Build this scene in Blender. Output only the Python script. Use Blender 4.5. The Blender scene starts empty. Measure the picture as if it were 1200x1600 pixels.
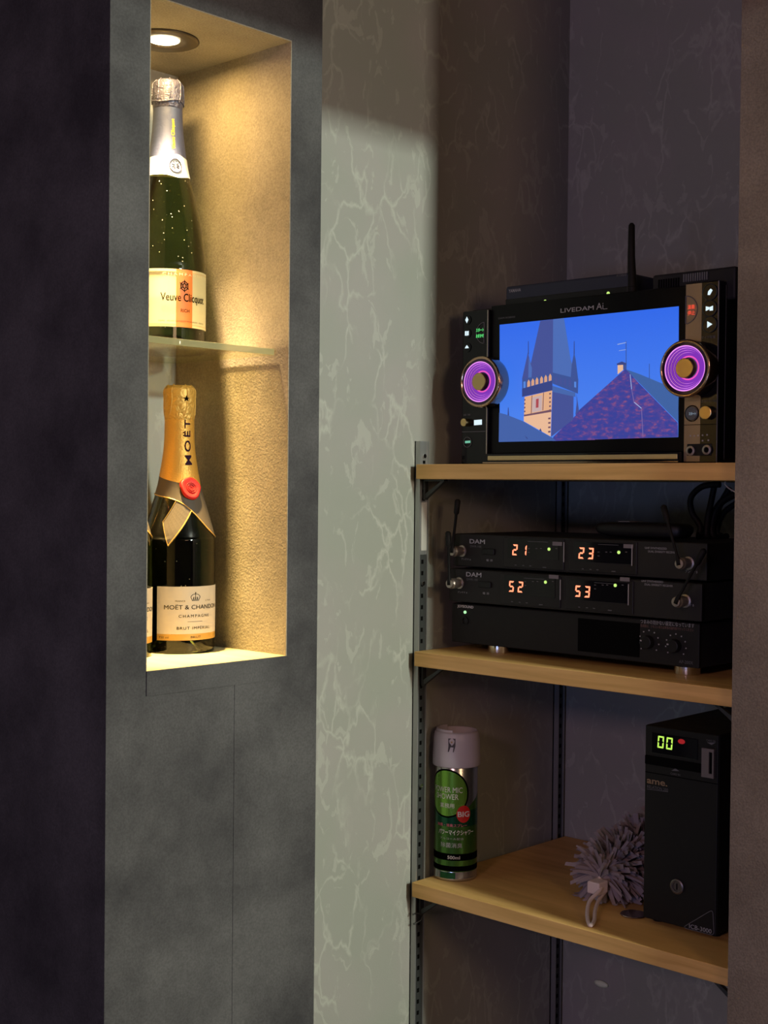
import bpy, bmesh, math, random
from mathutils import Vector, Matrix
random.seed(7)
C = bpy.context.scene.collection
H = 1.30                                   # eye height above the floor
PI = math.pi

# ------------------------------------------------------------------ camera
FPX, YAW, PITCH, ROLL = 2154.5, .7554, .0183, .0098
Fv = Vector((math.cos(YAW)*math.cos(PITCH), math.sin(YAW)*math.cos(PITCH), -math.sin(PITCH)))
Rv = Vector((math.sin(YAW), -math.cos(YAW), 0)); Uv = Rv.cross(Fv)
cr, sr = math.cos(ROLL), math.sin(ROLL)
Ri, Ui = cr*Rv + sr*Uv, -sr*Rv + cr*Uv
cam_d = bpy.data.cameras.new('camera'); cam = bpy.data.objects.new('camera', cam_d); C.objects.link(cam)
cam_d.sensor_fit = 'HORIZONTAL'; cam_d.sensor_width = 36; cam_d.lens = FPX/1200*36; cam_d.clip_start = .02
m = Matrix((Ri, Ui, -Fv)).transposed().to_4x4(); m.translation = (0, 0, H)
cam.matrix_world = m
bpy.context.scene.camera = cam
EYE = Vector((0, 0, H))
def ray(px, py):
    return (Fv*FPX + Ri*(px-600) - Ui*(py-800)).normalized()
def at(px, py, axis, val):                 # photo pixel -> point on the plane axis = val
    D = ray(px, py); return EYE + D*((val - EYE[axis])/D[axis])

# ------------------------------------------------------------------ world, view, lights
sc = bpy.context.scene
sc.view_settings.view_transform = 'Standard'; sc.view_settings.look = 'None'
sc.view_settings.exposure = 0.0; sc.view_settings.gamma = 1; sc.view_settings.use_curve_mapping = False
w = bpy.data.worlds.new('room_glow'); sc.world = w; w.use_nodes = True
w.node_tree.nodes['Background'].inputs[0].default_value = (.9, .60, .70, 1)
w.node_tree.nodes['Background'].inputs[1].default_value = .05
def area(name, loc, target, sx, sy, power, col, spread=PI):
    d = bpy.data.lights.new(name, 'AREA'); d.shape = 'RECTANGLE'; d.size = sx; d.size_y = sy
    d.energy = power; d.color = col; d.spread = spread
    o = bpy.data.objects.new(name, d); C.objects.link(o); o.location = loc
    o.rotation_euler = (Vector(target)-Vector(loc)).to_track_quat('-Z', 'Y').to_euler()
    return o
area('ceiling_lamp', (1.20, -2.0, 2.20), (1.25, 1.34, 1.3), .20, .09, 82, (.90, 1.0, .84))
area('side_lamp', (1.20, -2.0, 1.50), (1.25, 1.34, 1.3), .20, .2, 25, (1.0, .82, .66))
area('pink_led', (-2.4, -.2, 2.30), (1.8, 1.1, 1.4), .5, .5, 23, (1.0, .56, .58))
area('blue_led', (-2.0, .2, .90), (1.85, 1.1, .9), .5, .5, 10.0, (.38, .5, 1.0))
area('warm_fill', (.5, -.9, 1.6), (1.46, .8, 1.3), .4, .4, 5, (1.0, .62, .34))  # added fill that warms the right wall and shelf fronts

# ------------------------------------------------------------------ materials
def nm(name):
    M = bpy.data.materials.new(name); M.use_nodes = True
    nt = M.node_tree; b = nt.nodes['Principled BSDF']
    return M, nt, b
def mat(name, col, rough=.5, metal=0, emit=None, es=1, spec=.5, coat=0):
    M, nt, b = nm(name)
    b.inputs['Base Color'].default_value = (*col, 1); b.inputs['Roughness'].default_value = rough
    b.inputs['Metallic'].default_value = metal; b.inputs['Specular IOR Level'].default_value = spec
    b.inputs['Coat Weight'].default_value = coat
    if emit: b.inputs['Emission Color'].default_value = (*emit, 1); b.inputs['Emission Strength'].default_value = es
    # a faint procedural variation so that no surface is perfectly even
    tc = nt.nodes.new('ShaderNodeTexCoord'); n = nt.nodes.new('ShaderNodeTexNoise'); n.inputs['Scale'].default_value = 60
    nt.links.new(tc.outputs['Object'], n.inputs['Vector'])
    mr = nt.nodes.new('ShaderNodeMapRange'); vr = .04 if metal else .12; mr.inputs['To Min'].default_value = rough*(1-vr); mr.inputs['To Max'].default_value = min(1, rough*(1+vr))
    nt.links.new(n.outputs[0], mr.inputs[0]); nt.links.new(mr.outputs[0], b.inputs['Roughness'])
    return M
def node(nt, t, **kw):
    n = nt.nodes.new(t)
    for k, v in kw.items():
        if k.startswith('i_'): n.inputs[k[2:].replace('_', ' ')].default_value = v
        else: setattr(n, k, v)
    return n
def ramp(nt, stops, interp='LINEAR'):
    r = nt.nodes.new('ShaderNodeValToRGB'); e = r.color_ramp.elements; r.color_ramp.interpolation = interp
    while len(e) > 1: e.remove(e[-1])
    e[0].position = stops[0][0]; e[0].color = (*stops[0][1], 1)
    for p, c in stops[1:]:
        x = e.new(p); x.color = (*c, 1)
    return r
def bump(nt, b, src, dist, strength=1):
    bp = node(nt, 'ShaderNodeBump'); bp.inputs['Distance'].default_value = dist; bp.inputs['Strength'].default_value = strength
    nt.links.new(src, bp.inputs['Height']); nt.links.new(bp.outputs[0], b.inputs['Normal'])
def concrete(name, lo, hi, scale=5, rough=.75, bmp=.0012):
    M, nt, b = nm(name); L = nt.links.new
    tc = node(nt, 'ShaderNodeTexCoord')
    n1 = node(nt, 'ShaderNodeTexNoise'); n1.inputs['Scale'].default_value = scale; n1.inputs['Detail'].default_value = 6; n1.inputs['Roughness'].default_value = .6
    n2 = node(nt, 'ShaderNodeTexNoise'); n2.inputs['Scale'].default_value = 420; n2.inputs['Detail'].default_value = 3
    L(tc.outputs['Object'], n1.inputs['Vector']); L(tc.outputs['Object'], n2.inputs['Vector'])
    r = ramp(nt, [(.36, lo), (.5, tuple((a+c)/2 for a, c in zip(lo, hi))), (.64, hi)]); L(n1.outputs[0], r.inputs[0])
    r2 = ramp(nt, [(.3, (.82, .82, .82)), (.7, (1.15, 1.15, 1.15))]); L(n2.outputs[0], r2.inputs[0])
    mx = node(nt, 'ShaderNodeMix', data_type='RGBA', blend_type='MULTIPLY'); mx.inputs[0].default_value = 1
    L(r.outputs[0], mx.inputs[6]); L(r2.outputs[0], mx.inputs[7]); L(mx.outputs[2], b.inputs['Base Color'])
    b.inputs['Roughness'].default_value = rough; b.inputs['Specular IOR Level'].default_value = .3
    bump(nt, b, n2.outputs[0], bmp, .6)
    return M
def swirl_paper(name, base, vein, alt):
    M, nt, b = nm(name); L = nt.links.new
    tc = node(nt, 'ShaderNodeTexCoord')
    mp = node(nt, 'ShaderNodeMapping'); mp.inputs['Scale'].default_value = (1, 1, .55); L(tc.outputs['Object'], mp.inputs[0])
    nz = node(nt, 'ShaderNodeTexNoise'); nz.inputs['Scale'].default_value = 14; nz.inputs['Detail'].default_value = 5; L(mp.outputs[0], nz.inputs['Vector'])
    sub = node(nt, 'ShaderNodeVectorMath', operation='MULTIPLY_ADD'); L(nz.outputs['Color'], sub.inputs[0])
    sub.inputs[1].default_value = (.10, .10, .10); L(mp.outputs[0], sub.inputs[2])
    v = node(nt, 'ShaderNodeTexVoronoi', feature='DISTANCE_TO_EDGE'); v.inputs['Scale'].default_value = 22; L(sub.outputs[0], v.inputs['Vector'])
    line = ramp(nt, [(0, (1, 1, 1)), (.028, (.55, .55, .55)), (.07, (0, 0, 0))]); L(v.outputs['Distance'], line.inputs[0])
    m1 = node(nt, 'ShaderNodeTexNoise'); m1.inputs['Scale'].default_value = 17; m1.inputs['Detail'].default_value = 3; L(sub.outputs[0], m1.inputs['Vector'])
    mk = ramp(nt, [(.46, (0, 0, 0)), (.60, (1, 1, 1))]); L(m1.outputs[0], mk.inputs[0])
    mu = node(nt, 'ShaderNodeMath', operation='MULTIPLY'); L(line.outputs[0], mu.inputs[0]); L(mk.outputs[0], mu.inputs[1])
    # filled blotches
    m2 = node(nt, 'ShaderNodeTexNoise'); m2.inputs['Scale'].default_value = 30; m2.inputs['Detail'].default_value = 4; m2.inputs['Distortion'].default_value = 1.2; L(sub.outputs[0], m2.inputs['Vector'])
    bl = ramp(nt, [(.60, (0, 0, 0)), (.64, (.6, .6, .6))]); L(m2.outputs[0], bl.inputs[0])
    ad = node(nt, 'ShaderNodeMath', operation='MAXIMUM'); L(mu.outputs[0], ad.inputs[0]); L(bl.outputs[0], ad.inputs[1])
    m3 = node(nt, 'ShaderNodeTexNoise'); m3.inputs['Scale'].default_value = 6; m3.inputs['Detail'].default_value = 2; L(tc.outputs['Object'], m3.inputs['Vector'])
    bs = ramp(nt, [(.4, base), (.62, alt)]); L(m3.outputs[0], bs.inputs[0])
    mx = node(nt, 'ShaderNodeMix', data_type='RGBA'); L(ad.outputs[0], mx.inputs[0]); L(bs.outputs[0], mx.inputs[6]); mx.inputs[7].default_value = (*vein, 1)
    n2 = node(nt, 'ShaderNodeTexNoise'); n2.inputs['Scale'].default_value = 500; L(tc.outputs['Object'], n2.inputs['Vector'])
    L(mx.outputs[2], b.inputs['Base Color']); b.inputs['Roughness'].default_value = .8; b.inputs['Specular IOR Level'].default_value = .25
    bump(nt, b, n2.outputs[0], .0006, .4)
    return M
def wood(name, a, c, rough=.55):
    M, nt, b = nm(name); L = nt.links.new
    tc = node(nt, 'ShaderNodeTexCoord'); mp = node(nt, 'ShaderNodeMapping'); mp.inputs['Scale'].default_value = (14, 1.6, 30); L(tc.outputs['Object'], mp.inputs[0])
    n = node(nt, 'ShaderNodeTexNoise'); n.inputs['Scale'].default_value = 3; n.inputs['Detail'].default_value = 6; n.inputs['Distortion'].default_value = .6; L(mp.outputs[0], n.inputs['Vector'])
    r = ramp(nt, [(.3, a), (.7, c)]); L(n.outputs[0], r.inputs[0]); L(r.outputs[0], b.inputs['Base Color'])
    b.inputs['Roughness'].default_value = rough; bump(nt, b, n.outputs[0], .0004, .3)
    return M
def clear_glass(name, tint, fres=1.45, add=.02):
    M, nt, b = nm(name); nt.nodes.remove(b); L = nt.links.new
    out = nt.nodes['Material Output']; tr = node(nt, 'ShaderNodeBsdfTransparent'); tr.inputs[0].default_value = (*tint, 1)
    gl = node(nt, 'ShaderNodeBsdfGlossy'); gl.inputs['Roughness'].default_value = .03; gl.inputs[0].default_value = (1, 1, 1, 1)
    f0 = node(nt, 'ShaderNodeFresnel'); f0.inputs[0].default_value = fres
    ge = node(nt, 'ShaderNodeNewGeometry'); iv = node(nt, 'ShaderNodeMath', operation='SUBTRACT'); iv.inputs[0].default_value = 1; L(ge.outputs['Backfacing'], iv.inputs[1])
    f = node(nt, 'ShaderNodeMath', operation='MULTIPLY'); L(f0.outputs[0], f.inputs[0]); L(iv.outputs[0], f.inputs[1])
    ad = node(nt, 'ShaderNodeMath', operation='ADD'); ad.inputs[1].default_value = add; L(f.outputs[0], ad.inputs[0])
    mx = node(nt, 'ShaderNodeMixShader'); L(ad.outputs[0], mx.inputs[0]); L(tr.outputs[0], mx.inputs[1]); L(gl.outputs[0], mx.inputs[2])
    df = node(nt, 'ShaderNodeBsdfDiffuse'); df.inputs[0].default_value = (.5, .5, .4, 1); nz = node(nt, 'ShaderNodeTexNoise'); nz.inputs['Scale'].default_value = 300
    tc = node(nt, 'ShaderNodeTexCoord'); L(tc.outputs['Object'], nz.inputs['Vector']); dr = ramp(nt, [(.45, (.04, .04, .04)), (.70, (.30, .30, .30))]); L(nz.outputs[0], dr.inputs[0])
    m2 = node(nt, 'ShaderNodeMixShader'); L(dr.outputs[0], m2.inputs[0]); L(mx.outputs[0], m2.inputs[1]); L(df.outputs[0], m2.inputs[2])
    L(m2.outputs[0], out.inputs[0]); return M
def bottle_glass(name, tint, dust=.55):
    M, nt, b = nm(name); L = nt.links.new; out = nt.nodes['Material Output']
    b.inputs['Base Color'].default_value = (*tint, 1); b.inputs['Transmission Weight'].default_value = 1
    b.inputs['IOR'].default_value = 1.40; b.inputs['Roughness'].default_value = .02
    tc = node(nt, 'ShaderNodeTexCoord'); v = node(nt, 'ShaderNodeTexVoronoi'); v.inputs['Scale'].default_value = 230; L(tc.outputs['Object'], v.inputs['Vector'])
    r = ramp(nt, [(.0, (1, 1, 1)), (.10, (1, 1, 1)), (.13, (0, 0, 0))], 'LINEAR'); L(v.outputs['Distance'], r.inputs[0])
    sep = node(nt, 'ShaderNodeSeparateColor'); L(v.outputs['Color'], sep.inputs[0])
    gt = node(nt, 'ShaderNodeMath', operation='GREATER_THAN'); gt.inputs[1].default_value = dust; L(sep.outputs[0], gt.inputs[0])
    mu = node(nt, 'ShaderNodeMath', operation='MULTIPLY'); L(gt.outputs[0], mu.inputs[0]); L(r.outputs[0], mu.inputs[1])
    df = node(nt, 'ShaderNodeBsdfDiffuse'); df.inputs[0].default_value = (.16, .16, .12, 1)
    mx = node(nt, 'ShaderNodeMixShader'); L(mu.outputs[0], mx.inputs[0]); L(b.outputs[0], mx.inputs[1]); L(df.outputs[0], mx.inputs[2]); L(mx.outputs[0], out.inputs[0])
    return M
def foil(name, col, rough=.35, dist=.0012, scale=90, metal=.85):
    M, nt, b = nm(name); L = nt.links.new
    b.inputs['Base Color'].default_value = (*col, 1); b.inputs['Metallic'].default_value = metal; b.inputs['Roughness'].default_value = rough
    tc = node(nt, 'ShaderNodeTexCoord'); n = node(nt, 'ShaderNodeTexNoise'); n.inputs['Scale'].default_value = scale; n.inputs['Distortion'].default_value = 1
    L(tc.outputs['Object'], n.inputs['Vector']); bump(nt, b, n.outputs[0], dist, .8); return M

PAPER = swirl_paper('pale_swirl_wallpaper', (.28, .295, .265), (.38, .39, .355), (.305, .30, .285))
CONC = concrete('grey_concrete_wallpaper', (.034, .034, .037), (.080, .080, .082), 7, bmp=.0005)
CONCR = concrete('brown_concrete_wallpaper', (.125, .098, .084), (.20, .160, .140), 5, bmp=.0004)
NPAP = concrete('beige_textured_wallpaper', (.22, .195, .15), (.31, .275, .21), 9)
FLOORM = concrete('dark_floor', (.03, .025, .022), (.06, .05, .045), 3)
WHITEP = mat('ceiling_paint', (.25, .24, .24), .9)
WOOD = wood('light_pine_board', (.58, .34, .10), (.78, .49, .175))
SILLW = wood('pale_sill_laminate', (.27, .235, .135), (.34, .30, .18), .7)
GLASS = clear_glass('clear_shelf_glass', (.93, .93, .80))
BGREEN = bottle_glass('olive_bottle_glass', (.085, .098, .026), .55)
BDARK = bottle_glass('dark_green_bottle_glass', (.020, .030, .010), .93)
BLK = mat('black_plastic', (.008, .008, .009), .45, spec=.3)
BLKM = mat('matt_black_steel', (.016, .016, .017), .62, spec=.25)
GLOSS = mat('gloss_black_acrylic', (.006, .006, .008), .09, spec=.3)
NAVY = mat('dark_blue_plastic', (.018, .022, .042), .6)
RUB = mat('black_rubber', (.006, .006, .006), .6, spec=.2)
STEEL = mat('zinc_steel', (.42, .43, .43), .38, .8)
DSTEEL = mat('dark_steel', (.05, .055, .055), .5, .5)
HOLE = mat('slot_black', (.003, .003, .003), .9, spec=.05)
CHROME = mat('chrome', (.75, .74, .72), .14, 1)
NICKEL = mat('brushed_nickel', (.42, .37, .33), .35, .8)
GOLDM = mat('brushed_gold', (.62, .45, .20), .28, 1)
BRONZE = mat('copper_bronze_ring', (.50, .33, .22), .16, 1)
PRINT = mat('grey_print', (.38, .38, .40), .6)
PRINTD = mat('dim_grey_print', (.13, .13, .14), .6)
PRINTW = mat('white_print', (.62, .60, .58), .6)
STICK = mat('grey_sticker', (.20, .18, .19), .6)
INK = mat('black_ink', (.002, .002, .002), .95, spec=.0)
INKG = mat('grey_ink', (.035, .03, .025), .95, spec=.0)
def emi(name, col, s): return mat(name, (.01, .01, .01), .5, emit=col, es=s)
E_WHITE = emi('white_led', (.75, .92, 1.0), 1.0)
E_WHITED = emi('dim_white_led', (.55, .72, .9), .45)
E_GREEN = emi('green_led', (.12, .9, .22), 1.0)
E_GREEND = emi('dim_green_led', (.25, .8, .55), .6)
E_YG = emi('yellow_green_led', (.62, .95, .22), 1.0)
E_RED = emi('red_led', (1.0, .24, .12), 2.2)
E_REDD = emi('red_button_led', (1.0, .10, .05), .8)
E_SEG = emi('green_segments', (.60, 1.0, .12), 1.0)
E_PINK = emi('pink_light_ring', (.90, .30, .98), 1.0)
E_PURP = emi('purple_light_ring', (.33, .04, .74), .62)
E_PURPD = emi('deep_purple_light_ring', (.28, .05, .62), .6)
E_MAG = emi('magenta_light_ring', (1.0, .10, .55), .9)

# ------------------------------------------------------------------ mesh helpers
def obj(name, bm, mats, parent=None, smooth=False, bevel=0):
    me = bpy.data.meshes.new(name)
    bmesh.ops.recalc_face_normals(bm, faces=bm.faces[:])
    bm.to_mesh(me); bm.free()
    for M in (mats if isinstance(mats, (list, tuple)) else [mats]): me.materials.append(M)
    o = bpy.data.objects.new(name, me); C.objects.link(o)
    if smooth:
        for p in me.polygons: p.use_smooth = True
    if bevel:
        b = o.modifiers.new('bevel', 'BEVEL'); b.width = bevel; b.segments = 2; b.limit_method = 'ANGLE'
    if parent:
        o.parent = parent; o.matrix_parent_inverse = Matrix.Translation(world_loc(parent)).inverted()
    return o
def world_loc(o):
    v = Vector(o.location)
    if o.parent and o.matrix_parent_inverse: v = world_loc(o.parent) + o.matrix_parent_inverse @ o.location
    return v
def bx(bm, lo, hi, mi=0):
    x0, y0, z0 = lo; x1, y1, z1 = hi
    v = [bm.verts.new(p) for p in ((x0,y0,z0),(x1,y0,z0),(x1,y1,z0),(x0,y1,z0),(x0,y0,z1),(x1,y0,z1),(x1,y1,z1),(x0,y1,z1))]
    for f in ((0,3,2,1),(4,5,6,7),(0,1,5,4),(1,2,6,5),(2,3,7,6),(3,0,4,7)):
        fc = bm.faces.new([v[i] for i in f]); fc.material_index = mi
    return bm
def box(name, lo, hi, M, parent=None, bevel=0):
    return obj(name, bx(bmesh.new(), lo, hi), M, parent, bevel=bevel)
def lathe(prof, n=48, axis='Z', o=(0,0,0), mi=0, bm=None, closed=False):
    bm = bm or bmesh.new(); rings = []
    o = Vector(o)
    for r, h in prof:
        ring = []
        for k in range(n):
            a = 2*PI*k/n; c, s = r*math.cos(a), r*math.sin(a)
            p = Vector((c, s, h)) if axis == 'Z' else (Vector((h, c, s)) if axis == 'X' else Vector((c, h, s)))
            ring.append(bm.verts.new(o+p))
        rings.append(ring)
    R = list(zip(rings, rings[1:]))
    if closed: R.append((rings[-1], rings[0]))
    for a, b in R:
        for k in range(n):
            f = bm.faces.new((a[k], a[(k+1)%n], b[(k+1)%n], b[k])); f.material_index = mi
    if not closed:
        for ring in (rings[0], rings[-1]):
            f = bm.faces.new(ring); f.material_index = mi
    return bm
def tube(bm, pts, r, n=10, mi=0):
    pts = [Vector(p) for p in pts]; rs = r if isinstance(r, (list, tuple)) else [r]*len(pts)
    rings = []; up = None
    for i, p in enumerate(pts):
        t = (pts[min(i+1, len(pts)-1)] - pts[max(i-1, 0)]).normalized()
        if up is None: up = t.orthogonal().normalized()
        up = (up - t*up.dot(t)).normalized(); sd = t.cross(up)
        rings.append([bm.verts.new(p + rs[i]*(math.cos(2*PI*k/n)*up + math.sin(2*PI*k/n)*sd)) for k in range(n)])
    for a, b in zip(rings, rings[1:]):
        for k in range(n): bm.faces.new((a[k], a[(k+1)%n], b[(k+1)%n], b[k])).material_index = mi
    bm.faces.new(rings[0]); bm.faces.new(rings[-1][::-1])
    return bm
def spline(pts, n=8):
    P = [Vector(p) for p in pts]; out = []
    for i in range(len(P)-1):
        a, b, c, d = P[max(i-1,0)], P[i], P[i+1], P[min(i+2, len(P)-1)]
        for k in range(n):
            t = k/n
            out.append(.5*((2*b)+(c-a)*t+(2*a-5*b+4*c-d)*t*t+(3*b-a-3*c+d)*t**3))
    return out+[P[-1]]
def thing(name, label, cat, loc, group=None):
    o = bpy.data.objects.new(name, None); C.objects.link(o); o.location = loc; o.empty_display_size = .02
    o['label'] = label; o['category'] = cat
    if group: o['group'] = group
    return o
def tag(o, label, cat, group=None):
    o['label'] = label; o['category'] = cat
    if group: o['group'] = group
    return o
def struct(o, label=None):
    o['kind'] = 'structure'
    if label: o['label'] = label
    return o
_tc = {}
def text_tris(s, spacing=1.0, bold=0):     # 2-D triangles of a text, normalised to x 0..w, y 0..h in units of cap height
    key = (s, spacing, bold)
    if key in _tc: return _tc[key]
    cu = bpy.data.curves.new('t', 'FONT'); cu.body = s; cu.size = 1; cu.space_character = spacing; cu.offset = bold; cu.resolution_u = 3
    o = bpy.data.objects.new('t', cu); C.objects.link(o)
    dg = bpy.context.evaluated_depsgraph_get(); dg.update()
    me = bpy.data.meshes.new_from_object(o.evaluated_get(dg))
    C.objects.unlink(o); bpy.data.objects.remove(o)
    me.calc_loop_triangles()
    P = [(v.co.x, v.co.y) for v in me.vertices]; T = [tuple(t.vertices) for t in me.loop_triangles]
    bpy.data.meshes.remove(me); bpy.data.curves.remove(cu)
    if not P: _tc[key] = ([], [], 1, 1); return _tc[key]
    x0 = min(p[0] for p in P); x1 = max(p[0] for p in P); y0 = min(p[1] for p in P); y1 = max(p[1] for p in P)
    P = [((p[0]-x0)/(x1-x0), (p[1]-y0)/(y1-y0)) for p in P]
    _tc[key] = (P, T, x1-x0, y1-y0); return _tc[key]
# flat artwork on a plane X = x facing the room (-X); screen right is -Y
def face_text(s, L, B, R, hgt, x, M, parent, name='lettering', spacing=1.0, bold=0):
    """text between photo columns L and R; B = row of its left baseline; hgt in metres"""
    P, T, _, _ = text_tris(s, spacing, bold)
    a = at(L, B, 0, x); y1 = at(R, B, 0, x).y
    bm = bmesh.new(); V = [bm.verts.new((x-.0004, a.y+(y1-a.y)*p[0], a.z+hgt*p[1])) for p in P]
    for t in T:
        try: bm.faces.new([V[i] for i in t])
        except ValueError: pass

    return obj(name, bm, M, parent)
def face_poly(px, x, M, parent, name, off=.0006, bm=None):
    own = bm is None; bm = bm or bmesh.new()
    vs = [at(a, b, 0, x) for a, b in px]
    F = [bm.verts.new((x-off, v.y, v.z)) for v in vs]; Bk = [bm.verts.new((x+.0002, v.y, v.z)) for v in vs]
    bm.faces.new(F); n = len(F)
    for i in range(n): bm.faces.new((F[i], F[(i+1)%n], Bk[(i+1)%n], Bk[i]))
    if own: return obj(name, bm, M, parent)
def disc_x(name, c, r, x0, x1, M, parent, n=32, bevel=0, prof=None):
    """short cylinder whose axis is X, from x0 (front) to x1"""
    p = prof or [(r, x0), (r, x1)]
    return obj(name, lathe(p, n, 'X', (0, c.y, c.z)), M, parent, smooth=False, bevel=bevel)
SEG = {'0':'abcdef','1':'bc','2':'abged','3':'abgcd','5':'afgcd'}
def seven(bm, ch, x, y, z, w, h, t, slant=.08):
    """y = left edge; screen right is -Y"""
    g = t*.12
    def S(u, v): return (x, y-(u+slant*v), z+v)
    q = {'a':[(g,h),(w-g,h),(w-t,h-t),(t,h-t)], 'd':[(g,0),(t,t),(w-t,t),(w-g,0)],
         'g':[(t*.6,h/2),(t,h/2+t/2),(w-t,h/2+t/2),(w-t*.6,h/2),(w-t,h/2-t/2),(t,h/2-t/2)],
         'f':[(0,h-g),(t,h-t-g),(t,h/2+t/2+g),(0,h/2+g)], 'e':[(0,g),(0,h/2-g),(t,h/2-t/2-g),(t,t+g)],
         'b':[(w,h-g),(w,h/2+g),(w-t,h/2+t/2+g),(w-t,h-t-g)], 'c':[(w,g),(w-t,t+g),(w-t,h/2-t/2-g),(w,h/2-g)]}
    for s in SEG[ch]: bm.faces.new([bm.verts.new(S(*p)) for p in q[s]])

# ------------------------------------------------------------------ the setting
YP, XNL, XNR, XPL, XPR = 1.1826, .890, 1.0929, .8394, 1.1414      # pillar front plane, niche and pillar edges
ZF, ZC, YN = H-.198, H+.5155, 1.1826+.2093                         # niche floor, ceiling, back
YW, XB, XS, XR, YR = 1.3405, 1.8556, 1.4777, 1.465, .8126
TOP = 2.42
struct(box('floor', (-2.6, -2.8, -.05), (2.4, 2.2, 0), FLOORM))
struct(box('ceiling', (-2.6, -2.8, TOP), (2.4, 2.2, TOP+.05), WHITEP))
struct(box('wall_left', (XPR-.02, YW, 0), (XB+.1, YW+.1, TOP), PAPER))
struct(box('wall_back', (XB, YR-.05, 0), (XB+.1, YW, TOP), PAPER))
struct(box('wall_right', (XR, -2.8, 0), (XB+.1, YR, TOP), CONCR))
struct(box('trim_1', (.0, .27, 1.925), (XR, .33, TOP), WHITEP), 'unseen beam added under the ceiling to cut the lamp light')  # added out of view to cast the upper shadow edge on the pale wall
bm = bmesh.new()                                                     # the pillar around the niche
bx(bm, (XPL, YP, 0), (XNL, YN+.1, TOP)); bx(bm, (XNR, YP, 0), (XPR, YN+.1, TOP))
bx(bm, (XNL, YP, ZC), (XNR, YN+.1, TOP)); bx(bm, (XNL, YP, 0), (XNR, YN+.1, ZF-.004))
struct(obj('wall_niche', bm, CONC))
struct(box('wall_niche_right', (XNR-.0012, YP+.0004, ZF), (XNR, YN, ZC), NPAP)); struct(box('wall_niche_left', (XNL, YP+.0004, ZF), (XNL+.0012, YN, ZC), NPAP))
struct(box('ceiling_niche', (XNL+.0012, YP+.0004, ZC-.0012), (XNR-.0012, YN, ZC), NPAP))
struct(box('wall_niche_back', (XNL, YN, ZF-.004), (XNR, YN+.1, ZC), PAPER))
struct(box('trim_2', (XNL, YP+.0003, ZF-.004), (XNR, YN, ZF), SILLW), 'pale board forming the bottom of the lit niche')
bm = bx(bmesh.new(), (XNL, YP-.0016, ZF-.0265), (XNR, YP, ZF-.0002))
struct(obj('trim_3', bm, CONC), 'grey strip of wallpaper below the niche opening')
bm = bx(bmesh.new(), (1.0128, YP-.0007, 0), (XNR+.0, YP, ZF-.0265))
struct(obj('trim_4', bm, CONC), 'overlapping wallpaper length below the niche')

# ------------------------------------------------------------------ niche lamp
LX, LY = .990, 1.289; ZCL = ZC; ZC = ZC-.0012
t = thing('recessed_downlight', 'round dark-rimmed recessed lamp glowing in the niche ceiling', 'lamp', (LX, LY, ZC))
obj('rim', lathe([(.040, ZC), (.0405, ZC-.0018), (.037, ZC-.003), (.026, ZC-.0022), (.018, ZC-.0006), (.018, ZC)], 48, 'Z', (LX, LY, 0), closed=True), mat('bronze_rim', (.10, .08, .055), .4, .5), t, smooth=True)
obj('lens', lathe([(.0178, ZC), (.0178, ZC-.001), (.010, ZC-.0022)], 40, 'Z', (LX, LY, 0)), emi('warm_lens', (1, .80, .48), 9), t, smooth=True)
d = bpy.data.lights.new('downlight_beam', 'AREA'); d.shape = 'DISK'; d.size = .032; d.energy = 1.0; d.color = (1, .64, .23); d.spread = PI*.96
lo = bpy.data.objects.new('downlight_beam', d); C.objects.link(lo); lo.location = (LX, LY, ZC-.004)
for ang, en in ((75, 9), (46, 165), (27, 330)):                                   # the reflector's narrow beam
    d = bpy.data.lights.new('downlight_reflector', 'SPOT'); d.spot_size = math.radians(ang); d.spot_blend = 1; d.energy = en; d.color = (1, .68, .33); d.shadow_soft_size = .014
    lo = bpy.data.objects.new('downlight_reflector', d); C.objects.link(lo); lo.location = (LX, LY, ZC-.004)

# ------------------------------------------------------------------ glass shelf
ZG = H+.160
bm = bx(bmesh.new(), (XNL+.001, YP+.020, ZG-.0075), (1.0872, YN-.002, ZG))
bm.normal_update()
for f in bm.faces:
    if abs(f.normal.z) < .5: f.material_index = 1
EDGE, nt, b = nm('polished_glass_edge'); b.inputs['Base Color'].default_value = (.30, .29, .15, 1); b.inputs['Roughness'].default_value = .2
b.inputs['Alpha'].default_value = .75
tag(obj('glass_shelf', bm, [GLASS, EDGE], bevel=.0004),
    'clear glass shelf across the niche carrying the blue-capped bottle', 'shelf')

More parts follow.
